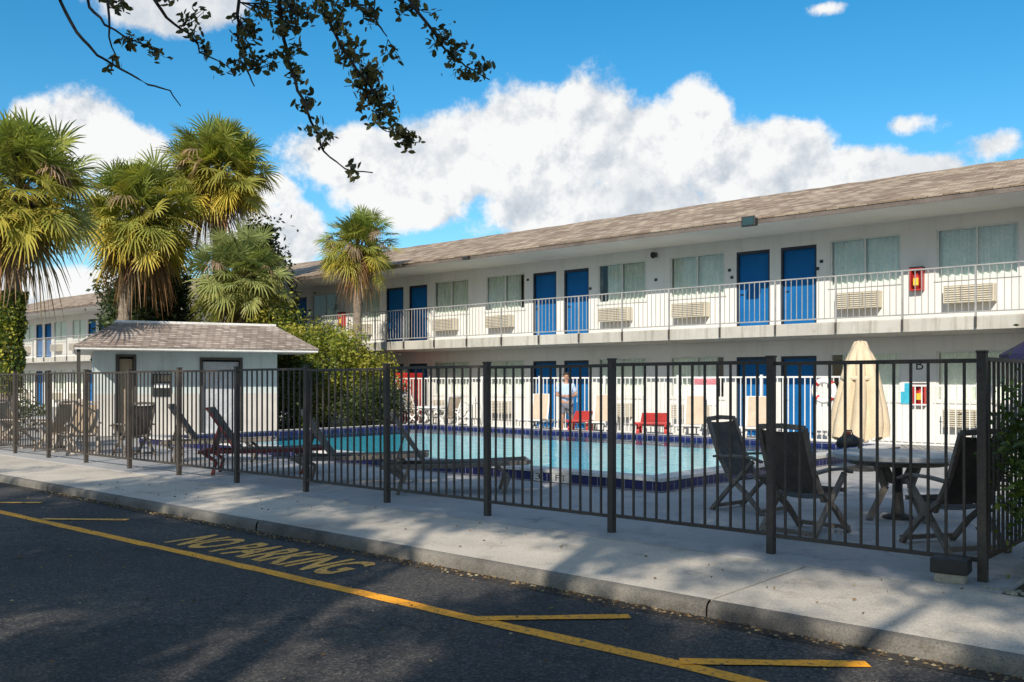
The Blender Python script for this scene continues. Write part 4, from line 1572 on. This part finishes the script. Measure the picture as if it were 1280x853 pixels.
def palm(label, x, y, zc, R, n, seed, tone=0.0, trunk_r=.2, lean=(0, 0), el_hi=87, el_lo=-50, blue=False, group=None, skirt=.18):
    rng = np.random.default_rng(seed)
    r_ = random.Random(seed)
    root = tag(empty('palm_tree', (x, y, 0)), label, 'palm tree', group)
    top = Vector((lean[0], lean[1], zc - R * .05))
    # trunk
    pts, rad = [], []
    k = 40
    for i in range(k + 1):
        t = i / k
        pts.append((lean[0] * t * t, lean[1] * t * t, top.z * t - .05))
        rad.append(trunk_r * (1.25 - .3 * min(1, t * 4) + (.18 * max(0, t - .75) * 4)) * (1 + .05 * math.sin(i * 2.6) + r_.uniform(-.03, .03)))
    MB().tube(pts, rad, 14).build('trunk', M['palm_bark'], root, smooth=False)
    mb = MB()
    for i in range(46):      # old leaf bases
        a = i * 2.4
        z = top.z - .15 - R * .75 * (i / 46)
        rr_ = trunk_r * 1.05
        c, s = math.cos(a), math.sin(a)
        mb.beam((c * rr_ * .9 + lean[0], s * rr_ * .9 + lean[1], z), (c * (rr_ + .13) + lean[0], s * (rr_ + .13) + lean[1], z + .26), .07, .025)
    mb.build('boots', M['palm_boot'], root)
    V, Fq, C = [], [], []

    def frond(az, el, lp, L, colr, droop, nseg=22):
        d = Vector((math.cos(az) * math.cos(el), math.sin(az) * math.cos(el), math.sin(el)))
        side = Vector((-math.sin(az), math.cos(az), 0))
        # petiole bends down
        p0 = top + Vector((0, 0, -.02))
        p2 = p0 + d * lp + Vector((0, 0, -droop * lp * .25))
        d2 = (d + Vector((0, 0, -droop * .55))).normalized()
        nn = side.cross(d2).normalized()
        b = len(V)
        w = .016
        for q in (p0, p2):
            V.append(q + side * w); V.append(q - side * w)
        Fq.append((b, b + 2, b + 3, b + 1)); C.append((.14, .13, .04))
        roll = r_.uniform(-1.0, 1.0)
        sd0 = (side * math.cos(roll) + nn * math.sin(roll)).normalized()
        nn = sd0.cross(d2).normalized()
        for j in range(nseg):
            ph = (j / (nseg - 1) - .5) * 2 * math.radians(118)
            ph += r_.uniform(-.04, .04)
            e = (d2 * math.cos(ph) + sd0 * math.sin(ph)).normalized()
            e = (e - nn * (.25 * abs(math.sin(ph)))).normalized()
            Ls = L * (.78 + .22 * math.cos(ph)) * r_.uniform(.85, 1.1)
            g = droop * r_.uniform(.7, 1.3)
            q = [p2 + d2 * (.12 * math.cos(ph)),
                 p2 + e * Ls * .36 + Vector((0, 0, -g * Ls * .05)),
                 p2 + e * Ls * .70 + Vector((0, 0, -g * Ls * .24)),
                 p2 + e * Ls * .94 + Vector((0, 0, -g * Ls * .58))]
            ws = [.006, .023, .016, .003]
            cr = e.cross(nn).normalized()
            tw = nn * r_.uniform(-.4, .4)
            cr = (cr + tw).normalized()
            b = len(V)
            for qq, w in zip(q, ws):
                w *= R / 2.0
                V.append(qq + cr * w); V.append(qq - cr * w)
            f = r_.uniform(.75, 1.25)
            for i in range(3):
                Fq.append((b + 2 * i, b + 2 * i + 2, b + 2 * i + 3, b + 2 * i + 1))
                tipf = (1.0, 1.0, 1.25)[i]
                C.append((colr[0] * f * tipf, colr[1] * f * (1 + (tipf - 1) * .4), colr[2] * f))

    G, O, Yl = np.array(GREEN), np.array(OLIVE), np.array(YEL)
    if blue:
        G, O, Yl = np.array((.17, .21, .075)), np.array((.25, .28, .10)), np.array((.34, .33, .10))
    for i in range(n):
        t = (i + .5) / n
        el = math.radians(el_hi + (el_lo - el_hi) * t ** .85) + r_.uniform(-.26, .26)
        az = i * 2.39996 + r_.uniform(-.25, .25)
        age = t * .85 + tone + r_.uniform(-.25, .25)
        cc = G + (O - G) * min(1, max(0, age / .5)) if age < .5 else O + (Yl - O) * min(1, max(0, (age - .5) / .5))
        ln_ = R * r_.uniform(.2, .68)
        frond(az, el, ln_, R * r_.uniform(.27, .42), tuple(cc), 0.25 + .32 * t + r_.uniform(-.1, .15))
    V2 = np.array([tuple(p) for p in V])
    np_mesh('crown', V2, Fq, np.array(C), M['palm_leaf'], root)
    # dead fronds hanging in a skirt and seed stalks
    V.clear(); Fq.clear(); C.clear()
    for i in range(int(n * skirt)):
        frond(r_.uniform(0, 2 * PI), math.radians(r_.uniform(-75, -45)), R * .35, R * .5, (.20 * r_.uniform(.7, 1.2), .125, .065), 1.3, 18)
    for i in range(9):
        az = r_.uniform(0, 2 * PI)
        el = math.radians(r_.uniform(5, 50))
        frond(az, el, R * .55, R * .28, (.30, .22, .16), 1.2, 20)
    np_mesh('dead_fronds', np.array([tuple(p) for p in V]), Fq, np.array(C), M['palm_leaf'], root)
    return root


def pos(px, Y):
    return c2w((px - CX) / F_PX * Y, Y)


x, y = pos(10, 23.5)
palm('big cabbage palm with an ivy clad trunk at the left edge of the picture', x, y, EYE + (478 - 236) * 23.5 / F_PX, 2.5, 165, 3, -.04, .21, (.55, .1), skirt=.08)
P1 = (x, y)
x, y = pos(150, 33)
palm('shaggy cabbage palm behind the left end of the pool house roof', x, y, EYE + (478 - 264) * 33 / F_PX, 2.75, 180, 5, .02, .24, (.7, .3), skirt=.10)
x, y = pos(272, 34.5)
palm('tallest cabbage palm, its round crown rising above the others', x, y, EYE + (478 - 209) * 34.5 / F_PX, 2.65, 190, 8, .0, .24, (0, .1), skirt=.06)
x, y = pos(305, 33)
palm('young grey green fan palm below the tallest palm crown', x, y, EYE + (478 - 340) * 33 / F_PX, 2.4, 120, 13, -.1, .18, (0, 0), 80, -50, True, skirt=.05)
x, y = pos(447, 31.1)
palm('slim lone palm with a pale trunk and small round crown before the balcony', x, y, EYE + (478 - 302) * 31.1 / F_PX, 1.7, 130, 21, -.06, .155, (0, 0), skirt=.08)

# ------------------------------------------------------------------ shrubs and broadleaf trees


def shrub(name, label, cat, x, y, ctr_z, rad, k, per, leaf, cols, seed, spread=.22, stems=5, group=None, aspect=.5, flat=.2, base=0.0, shell=.45, stem_r=.025):
    rng = np.random.default_rng(seed)
    r_ = random.Random(seed)
    root = tag(empty(name, (x, y, base)), label, cat, group)
    P, idx, Cc = clumps(rng, (0, 0, ctr_z), rad, k, per, spread, shell)
    ok = P[:, 2] > .03
    P, idx = P[ok], idx[ok]
    V, F = leaf_quads(P, leaf, rng, aspect, flat)
    np_mesh('foliage', V, F, tint(rng, len(P), cols, idx, k, .3), M['leaf'], root)
    mb = MB()
    for i in range(stems):
        q = Cc[r_.randrange(k)]
        a = (r_.uniform(-.12, .12), r_.uniform(-.12, .12), 0)
        mb.tube([a, (q[0] * .35, q[1] * .35, q[2] * .45), (q[0] * .8, q[1] * .8, q[2] * .9)], [stem_r * 1.5, stem_r, stem_r * .4], 6)
    mb.build('stem', M['bark'], root)
    return root


BR = [(.27, .28, .035), (.17, .21, .03), (.34, .31, .05), (.12, .16, .03)]
DK = [(.035, .055, .018), (.05, .075, .02), (.025, .04, .015), (.065, .09, .028)]
MD = [(.07, .11, .025), (.10, .14, .03), (.05, .08, .02)]
shrub('shrub', 'bright yellow green shrub mass right of the pool house, highest in the middle', 'shrub', -25.0, 18.7, 1.95, (1.6, 1.4, 1.75), 150, 90, .13, BR, 41, .2, 7)
shrub('shrub', 'yellow green shrub spilling over the railing corner beside the motel slab', 'shrub', -24.5, 20.0, 1.5, (1.0, .9, 1.2), 90, 80, .12, BR, 42, .2, 6)
shrub('shrub', 'dark green shrub close against the right end of the pool house', 'shrub', -24.7, 17.3, 1.15, (1.1, 1.0, 1.15), 90, 80, .12, DK + MD, 43, .2, 6)
shrub('shrub', 'low dark shrub at the foot of the bright shrubs beside the pool', 'shrub', -22.9, 18.9, .75, (.8, 1.4, .75), 80, 80, .11, DK, 44, .18, 6)
shrub('shrub', 'mid green shrub behind the pool house below the young palm', 'shrub', -28.2, 18.9, 2.4, (1.5, 1.2, 1.9), 110, 80, .16, MD + BR, 45, .25, 6)
# dark trees behind the pool house
for i, (x_, y_, h_, r_, sd, t_) in enumerate(((-31.4, 20.4, 4.7, (1.2, .9, 3.0), 51, 'dark evergreen tree just right of the tallest palm'),
                                              (-34.8, 17.6, 4.3, (2.2, 1.6, 3.0), 52, 'dark broad tree under the palms behind the pool house roof'))):
    shrub('evergreen_tree', t_, 'tree', x_, y_, h_, r_, 220, 90, .20, DK, sd, .3, 9, None, .55, .2, 0, .35, .07)
shrub('hedge', 'dull green hedge by the motel wall at the far left', 'hedge', -30.5, 9.6, .62, (1.1, 2.4, .62), 90, 70, .14, MD + [(.16, .17, .07)], 55, .2, 6)
shrub('shrub', 'dark glossy shrub growing against the return fence at the right edge', 'shrub', -1.42, 8.25, .90, (.46, .80, .78), 120, 90, .07, MD + [(.12, .17, .03), (.17, .21, .04), (.05, .07, .02)], 61, .13, 7)
# ivy on the left palm trunk
rng = np.random.default_rng(71)
n = 3600
t = rng.random(n) ** .8
ang = rng.uniform(0, 2 * PI, n)
rad_ = .23 + .10 * rng.random(n) + .07 * np.sin(t * 19 + ang) * rng.random(n)
zz = 1.2 + t * 2.6
lean_x = .55 * (zz / 5.8) ** 2
P = np.stack([rad_ * np.cos(ang) + lean_x, rad_ * np.sin(ang) + .1 * (zz / 5.8) ** 2, zz], 1)
V, F = leaf_quads(P, .11, rng, .8, 0, .3)
iv = tag(empty('ivy_vine', (P1[0], P1[1], 0)), 'sunlit yellow green ivy climbing the palm trunk at the left edge', 'vine')
np_mesh('leaves', V, F, tint(rng, n, BR + MD, None, 0, .35), M['leaf'], iv)
mb = MB()
for k in range(5):
    mb.tube([(.23 * math.cos(k * 1.3 + z * .7) + .55 * (z / 5.8) ** 2, .23 * math.sin(k * 1.3 + z * .7), z) for z in np.linspace(0, 3.6, 12)], .014, 5)
mb.build('stem', M['bark'], iv)

# ------------------------------------------------------------------ live oak over the road: shades street and pavement, twigs hang into view
oak = tag(empty('oak_tree', (1.6, -8.0, -.3)), 'live oak whose dark leafy twigs hang into the top of the view', 'tree')
OK_ = Vector(oak.location)


def opart(mb, name, m, parent=None, **k):
    mb.v = [(x - OK_.x, y - OK_.y, z - OK_.z) for x, y, z in mb.v]
    return mb.build(name, m, parent or oak, **k)


mb = MB()
mb.tube([(1.6, -8, -.3), (1.5, -8, .6), (1.4, -7.9, 2.0), (1.2, -7.8, 3.4)], [.75, .52, .46, .44], 14)
opart(mb, 'trunk', M['bark'], smooth=True)
ocl = [(.04, .055, .018), (.055, .075, .022), (.03, .045, .015), (.07, .08, .03)]
mb = MB()
rr = random.Random(4)
for tgt in ((-9, -6, 6.8), (-7, -9.5, 7.5), (-4, -4.0, 6.6), (1, -12, 8), (6, -9, 7.5), (9, -6, 7), (3, -3.6, 7), (-1, -7, 9), (-11, -8, 7), (12, -9, 7.5)):
    a = Vector((1.2, -7.8, 3.2)); b = Vector(tgt)
    pts = [a.lerp(b, t) + Vector((rr.uniform(-.3, .3), rr.uniform(-.3, .3), math.sin(t * PI) * .7 + rr.uniform(-.2, .2))) * (0 if t == 0 else 1) for t in (0, .2, .4, .6, .8, 1)]
    mb.tube(pts, [.27, .21, .16, .11, .07, .03], 8)
limb_end = Vector((-3.2, 3.0, 4.75))
a = Vector((1.2, -7.8, 3.3))
mb.tube([a, (0.4, -5.2, 4.8), (-.9, -2.2, 5.3), (-2.2, .8, 5.1), limb_end, (-5.2, 4.2, 4.5)], [.22, .16, .11, .075, .045, .02], 8)
opart(mb, 'limbs', M['bark'], smooth=True)
rng = np.random.default_rng(90)
SHADE_C, SHADE_R = (-.4, -6.4, 8.3), (11.4, 6.6, 2.3)
NC = 1750
d_ = rng.normal(size=(NC, 3))
d_ /= np.linalg.norm(d_, axis=1, keepdims=True)
Cc = np.array(SHADE_C) + d_ * (.05 + .95 * rng.random((NC, 1)) ** .5) * np.array(SHADE_R)
# where each leaf clump's shade falls; the crown has openings that let patches of sun through
su = Cc[:, 0] - Cc[:, 2] * 1.664 * .42
sv = Cc[:, 1] + Cc[:, 2] * 1.664 * .907
keep = np.full(NC, .98)
keep[su < -13.0] = .45
keep[su < -15.5] = .12
OPEN = [(545, 668, .5), (600, 676, .55), (500, 650, .3), (420, 645, .36), (385, 636, .3), (300, 625, .36), (255, 618, .3), 
        (700, 700, .3), (760, 740, .42), (925, 697, .26), (965, 748, .4), (900, 768, .3), (1050, 737, .42), (1100, 778, .4), (1150, 815, .34),
        (1245, 802, .4), (860, 706, .2), (560, 692, .3), (180, 632, .22), (665, 716, .3), 
        (330, 775, .36), (300, 838, .5), (385, 848, .42), (15, 772, .42), (140, 765, .22), (510, 826, .2), (480, 716, .4), (545, 738, .26), (600, 722, .3)]
for px, py, r0 in OPEN:
    q = ground(px, py, 0 if r0 and py < 700 else -.05)
    keep[((su - q.x) / (r0 + .16)) ** 2 + ((sv - q.y) / (r0 + .35)) ** 2 < 1] = .0
Cc = Cc[rng.random(NC) < keep]
CL, PER = len(Cc), 110
P = np.repeat(Cc, PER, 0) + np.clip(rng.normal(size=(CL * PER, 3)), -1.5, 1.5) * .22 * np.repeat(rng.uniform(.75, 1.15, (CL, 1)), PER, 0)
idx = np.repeat(np.arange(CL), PER)
V, F = leaf_quads(P - np.array(OK_), .15, rng, .55, .1)
np_mesh('crown', V, F, tint(rng, len(P), ocl, idx, CL, .3), M['leaf'], oak)

# hanging twigs: polylines measured on the photo, hung 4.6 to 5.6 m from the viewer
sprays = [
    ([(62, -30), (76, 4), (95, 40), (120, 68), (150, 86), (185, 106), (212, 113), (226, 133)], 5.2, [(140, 76, 6, 10)], 6),
    ([(100, -30), (112, 8), (132, 32), (165, 50), (200, 62)], 5.3, [(170, 58, 20, 12), (196, 66, 16, 10), (160, 50, 10, 8)], 46),
    ([(128, -30), (135, 10), (136, 46), (150, 84)], 5.2, [(140, 12, 16, 8), (145, 5, 16, 8)], 16),
    ([(180, -30), (196, 6), (216, 30), (240, 44), (250, 64), (286, 84)], 5.0, [(240, 18, 20, 10), (244, 44, 12, 14), (256, 66, 14, 10), (284, 84, 14, 6), (205, 4, 16, 8)], 74),
    ([(300, -30), (298, 20), (298, 52), (310, 88), (318, 108)], 4.9, [(312, 36, 22, 24), (330, 74, 22, 16), (345, 14, 26, 14), (306, 60, 16, 18)], 150),
    ([(345, -30), (352, 22), (357, 62), (368, 100), (385, 142), (398, 172), (404, 190), (430, 211), (466, 216)], 4.8,
     [(364, 30, 20, 22), (368, 62, 18, 16), (374, 92, 14, 14), (380, 128, 18, 14), (396, 158, 20, 12), (404, 176, 12, 8), (440, 214, 20, 5), (380, 10, 30, 14)], 210),
    ([(395, -30), (406, 12), (420, 46), (446, 88), (476, 128), (500, 160), (512, 182)], 5.1,
     [(424, 36, 14, 18), (440, 70, 22, 20), (452, 96, 26, 20), (470, 118, 26, 18), (482, 140, 24, 16), (500, 166, 22, 14), (520, 182, 20, 8), (414, 8, 26, 12)], 400),
    ([(440, -30), (462, 6), (474, 30), (484, 46)], 5.0, [(466, 20, 16, 18), (490, 74, 14, 8), (440, 8, 22, 10)], 60),
    ([(495, -30), (516, 8), (538, 34), (556, 62), (582, 82), (612, 100)], 5.1, [(520, 8, 24, 14), (548, 48, 18, 16), (566, 66, 20, 14), (582, 92, 18, 10), (600, 84, 18, 10)], 170),
]
rr = random.Random(17)
for si, (pl, Y, blobs, nl) in enumerate(sprays):
    pts = []
    for i, (px, py) in enumerate(pl):
        pts.append(at(px, py, Y + .12 * math.sin(i * 1.7 + si)))
    # root of the spray joins the limb overhead
    pts = [limb_end.lerp(Vector((-5.2, 4.2, 4.5)), si / 9)] + pts
    # smooth the polyline a little
    fine = []
    for a, b in zip(pts[:-1], pts[1:]):
        for t in (0, .33, .66):
            fine.append(a.lerp(b, t) + Vector((rr.uniform(-1, 1), rr.uniform(-1, 1), rr.uniform(-1, 1))) * .006)
    fine.append(pts[-1])
    mb = MB()
    mb.tube(fine, [.013 - .010 * i / (len(fine) - 1) for i in range(len(fine))], 6)
    LP = []
    tot = sum(b[2] * b[3] for b in blobs)
    for bx, by, rx, ry in blobs:
        k = max(3, int(nl * rx * ry / tot))
        c = at(bx, by, Y)
        near_ = min(fine, key=lambda p: (p - c).length)
        # twiglets from the nearest point of the spray, leaves along them
        for q in range(max(2, k // 5)):
            e = at(bx + rr.uniform(-1, 1) * rx, by + rr.uniform(-1, 1) * ry, Y + rr.uniform(-.12, .12))
            st = near_.lerp(c, .3 * rr.random())
            mid = st.lerp(e, .5) + Vector((rr.uniform(-1, 1), rr.uniform(-1, 1), rr.uniform(-1, 1))) * .012
            mb.tube([st, mid, e], [.0035, .0026, .0016], 4, False)
            for w_ in range(9):
                tt = rr.uniform(.35, 1.05)
                base = st.lerp(e, tt)
                LP.append(tuple(base + Vector((rr.gauss(0, 1), rr.gauss(0, 1), rr.gauss(0, 1))) * .02))
    br_ = opart(mb, 'branch', M['twig'])
    P = np.array(LP) - np.array(OK_)
    rg = np.random.default_rng(200 + si)
    V, F = leaf_ovals(P, .047, rg, .5, .25)
    pal = [(.075, .085, .035), (.10, .10, .04), (.05, .055, .028), (.14, .115, .05)]
    if si == 6:
        pal += [(.34, .27, .14), (.27, .23, .11), (.20, .18, .08)]  # paler leaves put this spray's sunlit look into the colour
    np_mesh('foliage', V, F, np.repeat(tint(rg, len(P), pal, None, 0, .4), 2, 0), M['leaf'], br_)

# ------------------------------------------------------------------ fallen leaves in the gutter, on the road and in the bed
rng = np.random.default_rng(301)
n1, n2, n3, n4 = 1500, 900, 500, 90
P = np.concatenate([
    np.stack([rng.uniform(-14, 2.5, n1), KERB_V - .03 - np.abs(rng.normal(0, .07, n1)), np.full(n1, ROAD_Z + .014)], 1),
    np.stack([rng.uniform(-1.72, 1.5, n2), rng.uniform(7.22, 9.5, n2), np.full(n2, -.012)], 1),
    np.stack([rng.uniform(-14, 2, n3), rng.uniform(.5, 5.4, n3), np.full(n3, ROAD_Z + .012)], 1),
    np.stack([rng.uniform(-14, 1, n4), rng.uniform(5.9, 7.15, n4), np.full(n4, .010)], 1)])
V, F = leaf_quads(P, .034, rng, .5, .93)
V[:, 2] = np.maximum(V[:, 2], np.repeat(P[:, 2], 4) - .006)
tag(np_mesh('fallen_leaves', V, F, tint(rng, len(P), [(.16, .10, .05), (.22, .16, .09), (.09, .06, .035), (.30, .25, .16)], None, 0, .4), M['litter']),
    'dry brown fallen leaves along the gutter and in the planting bed', 'fallen leaves', None, 'stuff')
rng = np.random.default_rng(302)
P = np.stack([rng.uniform(-1.9, .6, 130), rng.normal(7.26, .05, 130), np.full(130, .005)], 1)
mb = MB()
for p in P:
    r_ = rng.uniform(.012, .032)
    mb.lathe([(0, -r_ * .5), (r_, -r_ * .2), (r_ * .8, r_ * .4), (0, r_ * .6)], 6, tuple(p))
tag(mb.build('gravel', M['block']), 'loose pale gravel along the planting bed edge', 'gravel', None, 'stuff')

# ------------------------------------------------------------------ daylight
SUN_EL = math.radians(31)
tr = Vector((-.42, .907, 0)).normalized()
travel = Vector((tr.x * math.cos(SUN_EL), tr.y * math.cos(SUN_EL), -math.sin(SUN_EL)))
sl = bpy.data.lights.new('sun', 'SUN')
sl.energy = 5.8
sl.angle = math.radians(.55)
sl.color = (1, .915, .785)
so = bpy.data.objects.new('sun', sl)
so.rotation_euler = travel.to_track_quat('-Z', 'Y').to_euler()
col.objects.link(so)

W = bpy.data.worlds.new('World')
sc.world = W
W.use_nodes = True
nt = W.node_tree
nt.nodes.clear()
out = nt.nodes.new('ShaderNodeOutputWorld')
bg = nt.nodes.new('ShaderNodeBackground')
sky = nt.nodes.new('ShaderNodeTexSky')
sky.sky_type = 'NISHITA'
sky.sun_disc = False
sky.sun_elevation = SUN_EL
sky.sun_rotation = math.atan2(-tr.x, -tr.y)
sky.air_density = 1.0
sky.dust_density = .4
sky.ozone_density = 3.0
hs = nt.nodes.new('ShaderNodeHueSaturation')
hs.inputs['Hue'].default_value = .488
hs.inputs['Saturation'].default_value = 1.38
hs.inputs['Value'].default_value = 1.1
nt.links.new(sky.outputs[0], hs.inputs['Color'])
# clouds: fixed directions in the sky (azimuth and elevation), billowed with noise
tc = nt.nodes.new('ShaderNodeTexCoord')
sp = nt.nodes.new('ShaderNodeSeparateXYZ')
nt.links.new(tc.outputs['Generated'], sp.inputs[0])
az0 = math.atan2(-SN, CS)       # azimuth of the street's view up the motel
# rotate so that az is measured from there
rx = math_n(nt, 'ADD', math_n(nt, 'MULTIPLY', sp.outputs[0], CS), math_n(nt, 'MULTIPLY', sp.outputs[1], SN))
ry = math_n(nt, 'ADD', math_n(nt, 'MULTIPLY', sp.outputs[0], -SN), math_n(nt, 'MULTIPLY', sp.outputs[1], CS))
az = math_n(nt, 'ARCTAN2', rx, ry)
el = math_n(nt, 'ARCSINE', sp.outputs[2])
nz1 = nt.nodes.new('ShaderNodeTexNoise')
nz1.inputs['Scale'].default_value = 13
nz1.inputs['Detail'].default_value = 8
nz1.inputs['Roughness'].default_value = .64
nt.links.new(tc.outputs['Generated'], nz1.inputs['Vector'])
off = nt.nodes.new('ShaderNodeVectorMath')
off.operation = 'ADD'
off.inputs[1].default_value = (-.004, -.012, .016)
nt.links.new(tc.outputs['Generated'], off.inputs[0])
nz2 = nt.nodes.new('ShaderNodeTexNoise')
nz2.inputs['Scale'].default_value = 13
nz2.inputs['Detail'].default_value = 8
nz2.inputs['Roughness'].default_value = .64
nt.links.new(off.outputs[0], nz2.inputs['Vector'])
CLOUDS = [(440, 200, 95, 42), (500, 228, 110, 52), (570, 200, 85, 66), (640, 185, 100, 76), (720, 176, 100, 72), (800, 195, 100, 74), (868, 168, 52, 62), (930, 215, 95, 62),
          (985, 190, 70, 42), (1060, 215, 85, 34), (1135, 222, 70, 24), (760, 265, 190, 50), (535, 258, 60, 26),
          (105, 168, 75, 48), (165, 190, 55, 34), (50, 150, 48, 28), (370, 295, 44, 46), (345, 238, 34, 20), (90, 372, 140, 34), (240, 255, 120, 55),
          (190, 8, 92, 32), (255, -4, 70, 34), (1130, 157, 46, 13), (1248, 180, 50, 15), (1030, 11, 28, 7)]
field = None
hgt = None
for px, py, rx_, ry_ in CLOUDS:
    a = (px - CX) / F_PX
    b = (HY - py) / F_PX
    A_ = math.atan(a)
    E_ = math.atan(b / math.sqrt(1 + a * a))
    ra, re = rx_ / F_PX / (1 + a * a), ry_ / F_PX
    if min(rx_, ry_) < 16:
        ra, re = ra * 1.35, re * 1.6
    dx = math_n(nt, 'MULTIPLY', math_n(nt, 'SUBTRACT', az, A_), 1 / ra)
    dy = math_n(nt, 'MULTIPLY', math_n(nt, 'SUBTRACT', el, E_), 1 / re)
    r2 = math_n(nt, 'MULTIPLY_ADD', dx, dx, math_n(nt, 'MULTIPLY', dy, dy))
    small = min(rx_, ry_) < 16
    v_ = math_n(nt, 'SUBTRACT', .5 if small else 1.0, math_n(nt, 'SQRT', r2))
    v_ = math_n(nt, 'MULTIPLY', v_, min(1.0, .35 + min(rx_, ry_) / 60))
    field = v_ if field is None else math_n(nt, 'SMOOTH_MAX', field, v_, .15)
    tone_ = math_n(nt, 'MULTIPLY', dy, math_n(nt, 'GREATER_THAN', v_, -.1))
nzL = nt.nodes.new('ShaderNodeTexNoise')
nzL.inputs['Scale'].default_value = 7
nzL.inputs['Detail'].default_value = 3
nt.links.new(tc.outputs['Generated'], nzL.inputs['Vector'])
den = math_n(nt, 'ADD', field, math_n(nt, 'MULTIPLY', math_n(nt, 'SUBTRACT', nz1.outputs['Fac'], .5), 1.55))
den = math_n(nt, 'ADD', den, .06)
mr = nt.nodes.new('ShaderNodeMapRange')
mr.interpolation_type = 'SMOOTHSTEP'
mr.inputs['From Min'].default_value = -.05
mr.inputs['From Max'].default_value = .27
nt.links.new(den, mr.inputs['Value'])
mask = math_n(nt, 'MULTIPLY', mr.outputs[0], .98)
# unseen loose cloud added overhead and behind the street, whitening the fill light
nz3 = nt.nodes.new('ShaderNodeTexNoise')
nz3.inputs['Scale'].default_value = 3.2
nz3.inputs['Detail'].default_value = 7
nt.links.new(tc.outputs['Generated'], nz3.inputs['Vector'])
away = nt.nodes.new('ShaderNodeMapRange')
away.interpolation_type = 'SMOOTHSTEP'
away.inputs['From Min'].default_value = .70
away.inputs['From Max'].default_value = .95
nt.links.new(math_n(nt, 'ADD', math_n(nt, 'MULTIPLY', math_n(nt, 'ABSOLUTE', az), .80), math_n(nt, 'MULTIPLY', math_n(nt, 'MAXIMUM', el, 0.0), .8)), away.inputs['Value'])
mr3 = nt.nodes.new('ShaderNodeMapRange')
mr3.interpolation_type = 'SMOOTHSTEP'
mr3.inputs['From Min'].default_value = .47
mr3.inputs['From Max'].default_value = .62
nt.links.new(nz3.outputs['Fac'], mr3.inputs['Value'])
mask = math_n(nt, 'MAXIMUM', mask, math_n(nt, 'MULTIPLY', math_n(nt, 'MULTIPLY', mr3.outputs[0], away.outputs[0]), .9))
lit = math_n(nt, 'ADD', math_n(nt, 'MULTIPLY', math_n(nt, 'SUBTRACT', nz1.outputs['Fac'], nz2.outputs['Fac']), 2.6), .82, None, True)
thick = nt.nodes.new('ShaderNodeMapRange')
thick.inputs['From Min'].default_value = .38
thick.inputs['From Max'].default_value = .62
thick.inputs['To Min'].default_value = .6
thick.inputs['To Max'].default_value = 1.08
nt.links.new(nzL.outputs['Fac'], thick.inputs['Value'])
lit2 = math_n(nt, 'MULTIPLY', lit, thick.outputs[0])
K = 7.1
cl = ramp(nt, lit2, [(.0, (.42, .48, .56)), (.45, (.68, .72, .77)), (.78, (.97, .97, .96))])
clb = mixc(nt, 1.0, cl, (K, K, K), 'MULTIPLY')
skycol = mixc(nt, mask, hs.outputs[0], clb)
nt.links.new(skycol, bg.inputs['Color'])
bg.inputs['Strength'].default_value = .14
nt.links.new(bg.outputs[0], out.inputs[0])

# ------------------------------------------------------------------ camera
cam = bpy.data.cameras.new('camera')
cam.sensor_width = 36
cam.lens = 36 * F_PX / 1280
cam.shift_y = (HY - 426.5) / 1280
cam.clip_start = .05
cam.clip_end = 3000
co = bpy.data.objects.new('camera', cam)
co.location = (0, 0, EYE)
co.rotation_euler = (PI / 2, 0, math.atan2(SN, CS))
col.objects.link(co)
sc.camera = co
sc.render.resolution_x, sc.render.resolution_y = 1024, 682
sc.view_settings.view_transform = 'Standard'
sc.view_settings.look = 'None'
sc.view_settings.exposure = 0
sc.view_settings.gamma = 1
sc.cycles.max_bounces = 8
sc.cycles.transparent_max_bounces = 16
